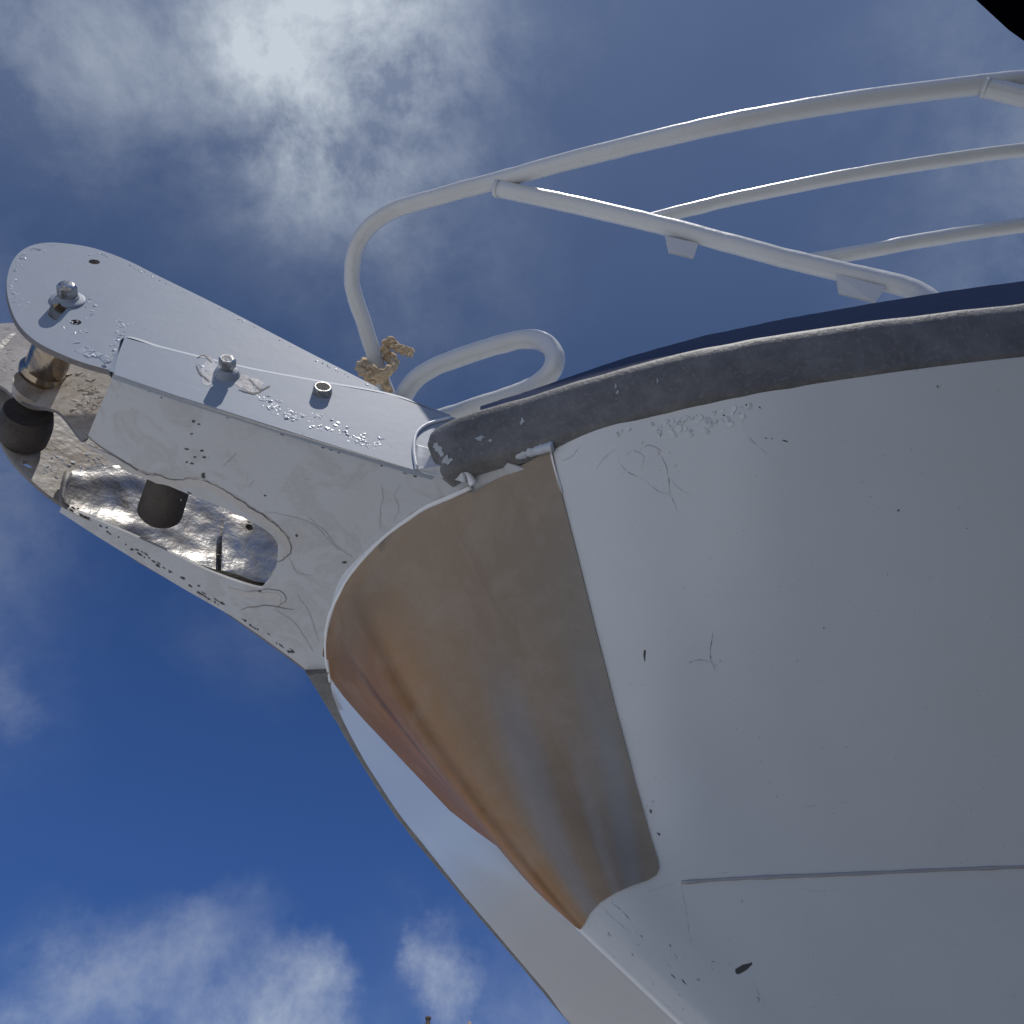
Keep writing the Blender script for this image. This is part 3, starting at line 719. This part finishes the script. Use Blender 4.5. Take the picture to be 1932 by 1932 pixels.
for k, (x, y) in enumerate(te):
    P = near_pl(x, y, .0001); e = .0125 + .0015 * noise.noise(Vector((k * .4, 1, 2)))
    dn = (ZZ * 1.0 if k > 14 else (FW * (1 - k / 15) + ZZ * (.3 + k / 20)).normalized())
    ra.append(bm.verts.new(P - dn * .0002)); rb.append(bm.verts.new(P + dn * e - SIDE_N * e * .34)); rc.append(bm.verts.new(P + dn * e * .6 - SIDE_N * .018))
for k in range(len(te) - 1):
    bm.faces.new((ra[k], ra[k + 1], rb[k + 1], rb[k])); bm.faces.new((rb[k], rb[k + 1], rc[k + 1], rc[k]))
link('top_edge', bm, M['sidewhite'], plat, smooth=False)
# beam: front end plate, inner wall and top
def wall_strip(name, pts3, z0f, z1f, th, mat, parent, zz=0):
    bm = bmesh.new(); n = len(pts3); ra = []; rb = []
    for i, (s, y) in enumerate(pts3):
        j = min(i + 1, n - 1); k = max(i - 1, 0); d = Vector((pts3[j][0] - pts3[k][0], pts3[j][1] - pts3[k][1])).normalized(); nn = Vector((-d.y, d.x)) * th
        ra.append([bm.verts.new(W(s, y, z0f(s))), bm.verts.new(W(s, y, z1f(s))), bm.verts.new(W(s + nn.x, y + nn.y, z1f(s))), bm.verts.new(W(s + nn.x, y + nn.y, z0f(s)))])
    for a, b in zip(ra[:-1], ra[1:]):
        for k in range(4): bm.faces.new((a[k], a[(k + 1) % 4], b[(k + 1) % 4], b[k]))
    bm.faces.new(ra[0]); bm.faces.new(ra[-1])
    return link(name, bm, mat, parent, smooth=False)
ni = px_und(near_in); fo = px_und([(215, 705)])[0]
ztop = lambda s: uz(s) + .125
wall_strip('end_plate', [(fo[0] - .012, fo[1] - .012), (ni[0][0] - .012, ni[0][1] + .008)], lambda s: uz(s) + .0061, ztop, .006, M['rust'], plat)
wall_strip('inner_wall', [(s, y + .004) for s, y in smooth2(ni, 3)], lambda s: uz(s) + .0061, ztop, .006, M['rawmetal'], plat)
top_o = [(s, ysd(s) - .013) for s in (.25, .1, -.1, -.3, -.45)] + [(-.45, -.30), (-.30, -.30), (-.19, -.24), (-.19, .0)] + [(s, y + .012) for s, y in reversed(ni)]
bm = bmesh.new(); sheet(bm, top_o, [], lambda s, y, off: W(s, y, ztop(s) + .001 + off), .006); link('top_plate', bm, M['deckwhite'], plat, smooth=False)

# near cheek plate
cheek_px = [(740, 745), (650, 699), (560, 653), (430, 585), (300, 521), (240, 491), (180, 469), (130, 460), (85, 458), (48, 468), (24, 492), (13, 530), (17, 570), (35, 612), (70, 645), (118, 669), (160, 685), (207, 698)]
front = smooth2(cheek_px, 4)
cheek_out = px_near(front, -.030) + px_near([(260, 735), (500, 780), (760, 830), (800, 790)], -.030)
def circ_near(x, y, r): 
    c = px_near([(x, y)], -.030)[0]; return circle2(c, r, 18)
bm = bmesh.new(); sheet(bm, cheek_out, [circ_near(178, 494, .0115), circ_near(143, 608, .0105)], n3(-.030), -.013, spacing=.035, mats=(0, 1, 2))
cc = lambda x, y, off: near_pl(x, y, -.030) + SIDE_N * off
region_blisters(bm, [(110, 462), (60, 468), (32, 495), (20, 530), (25, 560), (45, 590)], 120, .0008, .0040, cc, SIDE_N, 3, 7, poly=front)
region_blisters(bm, [(165, 560), (175, 575), (160, 595), (145, 620), (165, 625)], 50, .001, .0040, cc, SIDE_N, 3, 8, poly=front)
region_blisters(bm, [(115, 545), (105, 565)], 20, .001, .003, cc, SIDE_N, 3, 6, poly=front)
region_blisters(bm, [(160, 660), (185, 672), (200, 680), (150, 650)], 40, .002, .0065, cc, SIDE_N, 3, 7, poly=front)
region_blisters(bm, [(215, 690), (218, 660), (228, 635), (232, 612), (222, 608)], 90, .001, .0045, cc, SIDE_N, 3, 7, poly=front)
region_blisters(bm, [(175, 482), (190, 488)], 14, .001, .0035, cc, SIDE_N, 3, 6, poly=front)
edge_pts = smooth2([(190, 474), (240, 493), (300, 523), (430, 587), (560, 655), (650, 701), (735, 742)], 8)
for k in range(70):
    i_ = rnd.randrange(len(edge_pts) - 1); t = rnd.random(); (xa, ya), (xb, yb) = edge_pts[i_], edge_pts[i_ + 1]
    x, y = xa + (xb - xa) * t, ya + (yb - ya) * t
    if noise.noise(Vector((x * .02, 0, 3))) < -.1: continue
    P = cc(x - 1, y + 3 + rnd.random() * 3, 0); blister(bm, P, SIDE_N, .0008 + rnd.random() ** 2 * .003, .0009, 3)
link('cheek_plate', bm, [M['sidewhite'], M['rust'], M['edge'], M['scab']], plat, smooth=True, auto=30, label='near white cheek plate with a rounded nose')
# far cheek plate, the mirror of it
cheekf = px_near(front, 0) + [(-.30, 1.60), (-.42, 1.46), (-.42, uz(-.42) + .007), (.24, uz(.24) + .007)][::1]
cheekf = px_near(smooth2([(740, 745), (650, 699), (560, 653), (430, 585), (300, 521), (240, 491), (180, 469), (130, 460), (85, 458), (48, 468), (24, 492), (13, 530), (17, 570), (35, 612), (70, 645), (118, 669), (160, 685), (205, 697)], 4), 0)
low_f = [(s, uz(s) + .0065) for s in (.20, .1, -.1, -.25, -.33)]
cheekf = [p for p in cheekf if not (p[0] < .2 and p[1] < uz(p[0]) + .0065)] + low_f + [(-.33, 1.50)]
hf = px_far([(53, 876)])[0]
bm = bmesh.new(); sheet(bm, cheekf, [circle2(hf, .011, 16, .009)], f3(0), -.010, spacing=.03, mats=(0, 1, 2))
fc = lambda x, y, off: far_pl(x, y) + (NR - FW * TAP).normalized() * off
FN = (NR - FW * TAP).normalized()
region_blisters(bm, [(100, 860), (140, 870), (190, 880), (230, 895)], 80, .001, .004, fc, FN, 1, 16)
region_blisters(bm, [(105, 905), (90, 880), (75, 900)], 40, .001, .003, fc, FN, 1, 10)
link('cheek_plate', bm, [M['rust'], M['sidewhite'], M['edge']], plat, smooth=True, auto=30, label='far cheek plate, rusty inside')
# middle cheek plate
MA = .5; MD = .02 + .5 * .27
def mid_pl(x, y): return on_plane(x, y, MA, 1, 0, MD)
mid_px = smooth2([(-90, 640), (-30, 618), (20, 609), (70, 620), (150, 640), (225, 668), (240, 700), (205, 740), (172, 815), (160, 829), (150, 824), (128, 795), (106, 774), (60, 764), (27, 748), (0, 727), (-60, 715)], 3, True)
mo = [(lambda b: (b[0], b[2]))(B(mid_pl(x, y))) for x, y in mid_px]
bm = bmesh.new(); sheet(bm, mo, [], lambda s, z, off: W(s, MD - MA * s + off, z), -.008, spacing=.02, mats=(0, 0, 1))
MN = (NR + FW * MA).normalized()
region_blisters(bm, [(150, 720), (165, 735), (175, 760), (150, 780)], 90, .0015, .006, lambda x, y, off: mid_pl(x, y), MN, 0, 12)
region_blisters(bm, [(20, 640), (10, 690), (-10, 700)], 30, .001, .004, lambda x, y, off: mid_pl(x, y), MN, 0, 10)
link('inner_cheek', bm, [M['rust'], M['edge']], plat, smooth=True, auto=30)

# liner of bright metal in the slot
lin_px = smooth2([(140, 885), (128, 910), (118, 945), (150, 972), (250, 1020), (400, 1092), (480, 1125), (540, 1120), (590, 1050), (560, 985), (480, 935), (380, 905), (280, 885), (200, 880)], 3, True)
bm = bmesh.new()
def f3w(off0):
    def g(s, z, off):
        P = W(s, -ysd(s) + corr(s) + off0 + off, z); return P + FN * (.011 * noise.noise(P * 9) + .004 * noise.noise(P * 24))
    return g
sheet(bm, px_far(lin_px, .016), [], f3w(.016), -.004, spacing=.012); link('slot_liner', bm, M['rawmetal'], plat, smooth=True, auto=45, label='bright dented metal lining of the slot')
lin2 = [(413, 1030), (418, 985), (470, 985), (520, 1000), (560, 1060), (520, 1125), (470, 1120), (408, 1095)]
bm = bmesh.new(); sheet(bm, px_far(lin2, .034), [circle2(px_far([(460, 1016)], .034)[0], .0095, 14)], f3w(.034), -.003, spacing=.012); link('liner_patch', bm, M['rawmetal'], plat, smooth=True, auto=45)
bm = bmesh.new(); c = far_pl(460, 1016, .036); tube(bm, [c - FN * .012, c + FN * .004], .0125, 18); tube(bm, [c + FN * .001, c + FN * .0046], .0092, 18, mat=1)
link('drain_stub', bm, [M['bolt'], M['hole']], plat, smooth=True, auto=40)
wall_strip('slot_end', [(-.185, .03), (-.195, -.04), (-.195, -.10), (-.18, -.2)], lambda s: uz(s) + .007, ztop, -.006, M['rust'], plat)
for k, (x, y) in enumerate([(124, 915), (124, 925), (122, 935), (121, 945), (119, 955)]): pass
bm = bmesh.new(); tube(bm, [far_pl(x, y, .02) for x, y in ((128, 893), (122, 912), (118, 935), (120, 952), (128, 958))], .0065, 10, wob=.006); link('weld_bead', bm, M['edge'], plat)

# rollers
def cyl_axis(name, c_px, yref, y0, y1, prof, mats, label=None, sh=None, ax=None):
    b = B(on_plane(c_px[0], c_px[1], 0, 1, 0, yref)); ax = ax or (0, 0)
    bm = bmesh.new(); n = 20; P = []; rr = []
    for k in range(n + 1):
        t = k / n; y = y0 + (y1 - y0) * t; P.append(W(b[0] + ax[0] * (y - yref), y, b[2] + ax[1] * (y - yref))); rr.append(prof(t))
    tube(bm, P, rr, 32)
    return link(name, bm, mats, plat, smooth=True, auto=35, label=label)
def spool_prof(t): return .050 if t > .93 else (.042 if t > .2 else .035) + (.002 if .40 < t < .44 else 0)
cyl_axis('spool', (88, 690), -.02, ysd(.42) - .03, -.045, spool_prof, M['brass'], 'shiny bronze coloured spool with a blue reflection', ax=(-.12, .0))
cyl_axis('collar', (66, 750), -.08, -.046, -.075, lambda t: .052 - .006 * t, M['rust'], 'worn white collar', ax=(-.12, 0))
cyl_axis('roller', (48, 805), -.12, -.076, -.165, lambda t: (.046 + .007 * math.sin(math.pi * (.15 + .7 * t)) - .004 * abs(t - .3)) * (1 if t < .9 else 1 - (t - .9) * 1.6), M['roller'], 'dark cracked rubber roller at the platform tip')
cyl_axis('roller', (312, 935), -.08, .02, -.150, lambda t: (.042 + .006 * t) * (1 if t < .88 else math.sqrt(max(.15, 1 - ((t - .88) / .13) ** 2))), M['roller'], 'dark rubber roller across the slot', ax=(.02, 0))

# bolts and the pipe stub
def frame(n):
    u = ZZ.cross(n).normalized(); return u, n.cross(u)
def disc(bm, c, n, rs, mat=0, seg=28, hexa=False, rot=0.0):
    """lathe round n: rs = [(radius, height)]"""
    u, v = frame(n); rings = []; k_ = 6 if hexa else seg
    for r, h in rs: rings.append([bm.verts.new(c + n * h + (u * math.cos(2 * math.pi * k / k_ + rot) + v * math.sin(2 * math.pi * k / k_ + rot)) * r) for k in range(k_)])
    for a, b in zip(rings[:-1], rings[1:]):
        for k in range(k_): f = bm.faces.new((a[k], a[(k + 1) % k_], b[(k + 1) % k_], b[k])); f.material_index = mat
    for r_ in (rings[0], rings[-1]): f = bm.faces.new(r_); f.material_index = mat
c = near_pl(128, 566, -.030)
bm = bmesh.new(); disc(bm, c, SIDE_N, [(.034, 0), (.034, .0035), (.031, .005), (.023, .007), (.022, .011)]); disc(bm, c, SIDE_N, [(.0200, .011), (.0200, .032), (.0165, .0365)], mat=1, hexa=True, rot=.3); disc(bm, c, SIDE_N, [(.0155, .0366), (.012, .039), (.005, .040)], mat=1)
b1 = link('bolt', bm, [M['sidewhite'], M['bolt']], plat, smooth=False, label='large hex bolt on a washer in the cheek plate')
c = near_pl(428, 706)
bm = bmesh.new(); disc(bm, c, SIDE_N, [(.026, 0), (.024, .004), (.021, .011), (.015, .014)], mat=0); disc(bm, c, SIDE_N, [(.0125, .013), (.0125, .018)], mat=1); disc(bm, c, SIDE_N, [(.0155, .018), (.0168, .020), (.0168, .036), (.015, .038)], mat=1, hexa=True, rot=.1); disc(bm, c, SIDE_N, [(.0105, .0381), (.0095, .0384)], mat=2, seg=10)
link('bolt', bm, [M['sidewhite'], M['bolt'], M['rawmetal']], plat, smooth=False, label='bare metal hex bolt on the side of the platform')
c = near_pl(608, 741)
bm = bmesh.new(); disc(bm, c, SIDE_N, [(.0195, -.001), (.0185, .014), (.0165, .0155)]); disc(bm, c, SIDE_N, [(.0145, .0150), (.0140, .0158)], mat=1)
link('pipe_stub', bm, [M['bolt'], M['hole']], plat, smooth=False, label='short open pipe end')

# root of the platform: white corner piece running into the strake
bm = bmesh.new(); rows = []
secs = [[near_pl(784, 838, .001), near_pl(782, 862, .002), near_pl(784, 884, .001)],
        [near_pl(800, 842, .006), near_pl(802, 868, .007), near_pl(806, 893, .003)],
        [near_pl(825, 852, .018), near_pl(828, 876, .018), near_pl(832, 900, .008)],
        [near_pl(850, 866, .032), near_pl(854, 884, .030), near_pl(858, 905, .016)],
        [near_pl(872, 884, .040), near_pl(876, 896, .036), near_pl(880, 912, .022)]]
for sct in secs: rows.append([bm.verts.new(p) for p in spline(sct, 5)])
for a, b in zip(rows[:-1], rows[1:]):
    for k in range(len(a) - 1): bm.faces.new((a[k], a[k + 1], b[k + 1], b[k]))
bmesh.ops.subdivide_edges(bm, edges=bm.edges[:], cuts=2, use_grid_fill=True, smooth=.6)
bmesh.ops.solidify(bm, geom=bm.faces[:], thickness=.004)
link('corner_piece', bm, M['deckwhite'], plat, smooth=True)
bm = bmesh.new(); tube(bm, [near_pl(x, y, .003) for x, y in smooth2([(786, 884), (781, 850), (783, 825), (792, 810), (812, 798), (850, 788)], 5)], .0035, 8); link('weld_bead', bm, M['bead'], plat)
# sealant beads
bm = bmesh.new()
def bead_pt(x, y):
    a = und_pl(x, y) - ZZ * .002; h = on_hull(x, y, .004)
    if h is None: return a
    return a if (a - CAM0).length < (h - CAM0).length else h
arc = smooth2([(890, 917), (850, 936), (800, 958), (745, 998), (700, 1038), (665, 1080), (640, 1122), (622, 1165), (616, 1205), (617, 1245), (624, 1285)], 6)
tube(bm, [bead_pt(x, y) for x, y in arc], .0052, 10, wob=.0015)
dA_ = (on_hull(925, 935) - CAM0).dot(FWD); tube(bm, [at_depth(x, y, dA_ - .012) for x, y in smooth2([(872, 886), (884, 898), (894, 914)], 5)], .008, 10, wob=.002)
tube(bm, [on_hull(x, y, .004) for x, y in smooth2([(1038, 846), (1046, 880), (1060, 930)], 4)], .0036, 8)
link('sealant_bead', bm, M['bead'], boat, smooth=True)
bm = bmesh.new()
dep = lambda P: (P - CAM0).dot(FWD)
dA, dB = dep(on_hull(925, 935)), dep(on_hull(1038, 870))
wp = smooth2([(893, 893), (912, 878), (960, 862), (1005, 852), (1044, 842)], 9)
tube(bm, [at_depth(x, y + 1.5 * noise.noise(Vector((k * .6, 0, 0))), dA + (dB - dA) * (x - 925) / 113 - .012) for k, (x, y) in enumerate(wp)], [.0095 * (1 + .55 * noise.noise(Vector((k * .7, 4, 0)))) for k in range(len(wp))], 12, wob=.003)
link('weld_bead', bm, M['scab'], boat, smooth=True)

# ================================================================== pulpit rails
RB = .0213
bm = bmesh.new(); top = px_path([(742, 775, 2.42), (732, 745, 2.41), (715, 700, 2.40), (690, 620, 2.38), (670, 560, 2.36), (664, 520, 2.35), (672, 467, 2.33), (700, 425, 2.31), (748, 395, 2.28), (830, 370, 2.24), (930, 343, 2.20), (1100, 297, 2.09), (1350, 237, 2.0), (1600, 192, 1.96), (1850, 160, 1.93), (1932, 152, 1.93), (2150, 138, 1.96), (2400, 140, 2.02)], 10)
tube(bm, top, RB, 28, wob=.0012); rail = link('pulpit_rail', bm, M['rail'], boat, label='white painted top rail curving down to the deck in front')
bm = bmesh.new(); br = px_path([(938, 356, 2.185), (1100, 390, 2.11), (1256, 427, 2.035), (1380, 460, 1.97), (1500, 492, 1.91), (1620, 520, 1.85), (1690, 536, 1.81), (1735, 553, 1.78), (1765, 578, 1.75), (1780, 612, 1.73)], 10)
tube(bm, br, RB * .985, 28, wob=.0012); tube(bm, [br[0] - (br[1] - br[0]).normalized() * .004, br[0] + (br[1] - br[0]).normalized() * .006], RB * 1.04, 24)
link('brace', bm, M['rail'], rail, label='slanting white brace from the top rail down to the deck')
bm = bmesh.new(); b2 = px_path([(1858, 166, 1.925), (1932, 183, 1.90), (2100, 225, 1.84), (2300, 280, 1.76)], 8); tube(bm, b2, RB, 28, wob=.0012)
tube(bm, [b2[0] - (b2[1] - b2[0]).normalized() * .004, b2[0] + (b2[1] - b2[0]).normalized() * .006], RB * 1.04, 24)
link('brace', bm, M['rail'], rail, label='second slanting brace at the edge of the picture')
for pts, r in (([(1200, 421, 2.085), (1300, 396, 2.075), (1400, 372, 2.07), (1600, 332, 2.03), (1800, 300, 2.0), (1932, 283, 1.98), (2150, 262, 1.97), (2400, 255, 1.99)], .0158), ([(1515, 494, 1.94), (1640, 473, 1.90), (1750, 452, 1.88), (1932, 425, 1.87), (2150, 400, 1.87), (2400, 385, 1.88)], .0158)):
    bm = bmesh.new(); tube(bm, px_path(pts, 10), r, 24, wob=.001); link('middle_rail', bm, M['rail'], rail)
def bracket(name, pts, dpt, wid, th=.004, openend=True):
    """bent strip welded under the brace: a channel of triangular section"""
    bm = bmesh.new()
    a, b, c, d = [at_depth(*p) for p in pts]          # a,b along the brace; c,d the folded lower edge
    view = (CAM0 - a).normalized()
    back = -view * wid
    def slab(p, q, r_, s_, t):
        v = [bm.verts.new(x) for x in (p, q, r_, s_)] + [bm.verts.new(x + t) for x in (p, q, r_, s_)]
        for f in ((0, 1, 2, 3), (7, 6, 5, 4), (0, 4, 5, 1), (1, 5, 6, 2), (2, 6, 7, 3), (3, 7, 4, 0)): bm.faces.new([v[i] for i in f])
    slab(a, b, c, d, -view * th)
    up = ((a - d).normalized() + (b - c).normalized()).normalized()
    slab(d + up * .0005 - view * th * 1.01, c + up * .0005 - view * th * 1.01, c + back + (b - c) * .65, d + back + (a - d) * .65, (b - c).normalized() * -th)
    bmesh.ops.bevel(bm, geom=bm.edges[:], offset=.0008, segments=1, affect='EDGES')
    return link(name, bm, M['rail'], rail, smooth=False)
bracket('bracket', [(1254, 444, 2.015), (1318, 459, 1.99), (1309, 487, 1.975), (1262, 476, 1.995)], 0, .034)
bracket('bracket', [(1576, 516, 1.855), (1672, 541, 1.80), (1652, 571, 1.795), (1583, 553, 1.84)], 0, .034)
# hoop on the deck
bm = bmesh.new(); hp = px_path([(750, 785, 1.98), (757, 758, 1.97), (778, 722, 1.96), (815, 695, 1.95), (870, 673, 1.94), (940, 651, 1.92), (990, 640, 1.90), (1025, 645, 1.87), (1046, 668, 1.84), (1042, 698, 1.83), (1018, 722, 1.86), (975, 742, 1.93), (910, 763, 2.0), (840, 785, 2.06), (780, 800, 2.1)], 10)
tube(bm, hp, .0205, 28, wob=.0014)
for (x, y, w, h) in []: pass
link('mooring_hoop', bm, M['rail'], boat, label='white bent tube hoop behind the strake')

# ================================================================== rope
rope = empty('rope', at_depth(712, 692, 2.38), 'frayed tan rope knotted round the front leg of the white pulpit rail', 'rope')
def strand(pts, r, n=12, name='rope_turn', fray=0):
    bm = bmesh.new(); P = px_path(pts, n)
    tube(bm, P, r, 22, prof=lambda a, i: 1 + .26 * math.cos(3 * a + i * .62) + .05 * math.sin(7 * a + i * 1.3), wob=.002)
    for k in range(fray):
        i = rnd.randrange(len(P)); d = Vector((rnd.gauss(0, 1), rnd.gauss(0, 1), rnd.gauss(0, 1))).normalized(); p = P[i] + d * r * .95
        q = p + d * (.003 + .007 * rnd.random()) + Vector((rnd.gauss(0, 1), rnd.gauss(0, 1), rnd.gauss(0, 1))) * .003
        tube(bm, [p, p.lerp(q, .5) + Vector((0, 0, .0015)), q], .0004, 4)
    return link(name, bm, M['rope'], rope)
strand([(705, 680, 2.43), (686, 684, 2.40), (679, 693, 2.37), (688, 704, 2.35), (708, 709, 2.335), (728, 702, 2.335), (742, 690, 2.36), (741, 676, 2.40), (728, 672, 2.43)], .0115, fray=60)
strand([(682, 690, 2.385), (697, 694, 2.35), (706, 699, 2.335), (695, 711, 2.345), (706, 719, 2.35), (722, 711, 2.35), (737, 697, 2.37), (746, 684, 2.40)], .0105, fray=40)
strand([(718, 705, 2.37), (726, 722, 2.37), (733, 740, 2.38), (738, 755, 2.39)], .0105, fray=15)
strand([(738, 684, 2.40), (729, 668, 2.40), (728, 652, 2.40), (736, 644, 2.40), (743, 652, 2.395), (757, 660, 2.39), (769, 664, 2.385), (778, 666, 2.38)], .0115, name='rope_tail', fray=110)

# ================================================================== house far behind
Hx, Hy = -3.0, 42.0
house = empty('stone_house', (Hx, Hy, 0), 'distant house whose sooty chimney tops just show at the bottom edge', 'house')
def box(bm, x0, x1, y0, y1, z0, z1, mat=0):
    v = [bm.verts.new((x, y, z)) for z in (z0, z1) for y in (y0, y1) for x in (x0, x1)]
    for f in ((0, 1, 3, 2), (4, 6, 7, 5), (0, 4, 5, 1), (2, 3, 7, 6), (0, 2, 6, 4), (1, 5, 7, 3)): bm.faces.new([v[i] for i in f]).material_index = mat
bm = bmesh.new(); box(bm, Hx - 6, Hx + 6, Hy - 4, Hy + 4, 0, 11.4); link('wall', bm, M['stone'], house, smooth=False)
bm = bmesh.new()
v = [bm.verts.new(p) for p in ((Hx - 6.3, Hy - 4.4, 11.2), (Hx + 6.3, Hy - 4.4, 11.2), (Hx + 6.3, Hy, 14.7), (Hx - 6.3, Hy, 14.7), (Hx + 6.3, Hy + 4.4, 11.2), (Hx - 6.3, Hy + 4.4, 11.2))]
for f in ((0, 1, 2, 3), (3, 2, 4, 5), (0, 3, 5), (1, 4, 2), (0, 5, 4, 1)): bm.faces.new([v[i] for i in f])
link('roof', bm, M['slate'], house, smooth=False)
def chimney(px, py, depth, stack_w, pot_r, potm, hood):
    P = at_depth(px, py, depth); zt = P.z; x, y = P.x, P.y
    bm = bmesh.new(); box(bm, x - stack_w, x + stack_w, y - .45, y + .45, 11, zt - .62); box(bm, x - stack_w - .06, x + stack_w + .06, y - .51, y + .51, zt - .618, zt - .47)
    ch = link('chimney', bm, M['stone'], house, smooth=False)
    bm = bmesh.new()
    c = Vector((x, y, zt - .468))
    if hood: disc2 = [(pot_r * 1.5, 0), (pot_r * 1.5, .15), (pot_r * 1.2, .30), (pot_r * .25, .468)]
    else: disc2 = [(pot_r * 1.35, 0), (pot_r * 1.2, .10), (pot_r * .85, .26), (pot_r * .85, .34), (pot_r * 1.12, .41), (pot_r * 1.12, .468)]
    ringz = []
    for r, h in disc2: ringz.append([bm.verts.new(c + Vector((math.cos(k * math.pi / 8) * r, math.sin(k * math.pi / 8) * r, h))) for k in range(16)])
    for a, b in zip(ringz[:-1], ringz[1:]):
        for k in range(16): bm.faces.new((a[k], a[(k + 1) % 16], b[(k + 1) % 16], b[k]))
    bm.faces.new(ringz[0]); bm.faces.new(ringz[-1])
    link('chimney_pot', bm, potm, ch)
chimney(808, 1919, 38.5, .5, .115, M['clay'], False)
chimney(886, 1927, 38.5, .4, .13, M['stone'], True)
for i in range(4):
    for z in (1.6, 5.0, 8.4):
        if z < 2 and i == 1: continue
        x = Hx - 4.5 + i * 3
        bm = bmesh.new(); box(bm, x - .55, x + .55, Hy - 4.06, Hy - 3.98, z, z + 1.6); wn = link('window', bm, M['bead'], house, smooth=False)
        bm = bmesh.new(); box(bm, x - .47, x - .02, Hy - 4.08, Hy - 4.062, z + .08, z + 1.52); box(bm, x + .02, x + .47, Hy - 4.08, Hy - 4.062, z + .08, z + 1.52); link('pane', bm, M['glass'], wn, smooth=False)
bm = bmesh.new(); box(bm, Hx - 2, Hx - 1, Hy - 4.06, Hy - 3.98, 0, 2.2); link('door', bm, M['navy'], house, smooth=False)

# ================================================================== black disc added overhead, standing in for something close to the lens
bm = bmesh.new()
cx, cy, cr = .86, -.40, .70
o2 = [(cx + cr * math.cos(a), EYE + 0, cy + cr * math.sin(a)) for a in [2 * math.pi * k / 72 for k in range(72)]]
ringz = []
for (q, h) in ((.985, 0), (1.0, .006), (1.0, .016), (.985, .022), (.3, .05)):
    ringz.append([bm.verts.new((cx + (p[0] - cx) * q, cy + (p[2] - cy) * q, EYE + 1.0 + h)) for p in o2])
for a, b in zip(ringz[:-1], ringz[1:]):
    for k in range(72): bm.faces.new((a[k], a[(k + 1) % 72], b[(k + 1) % 72], b[k]))
bm.faces.new(ringz[0]); bm.faces.new(ringz[-1])
dk = link('corner_standin', bm, M['dark'], None, smooth=True, auto=40); dk['label'] = 'black disc standing in for a dark thing close to the lens, top right corner'; dk['category'] = 'corner_standin'
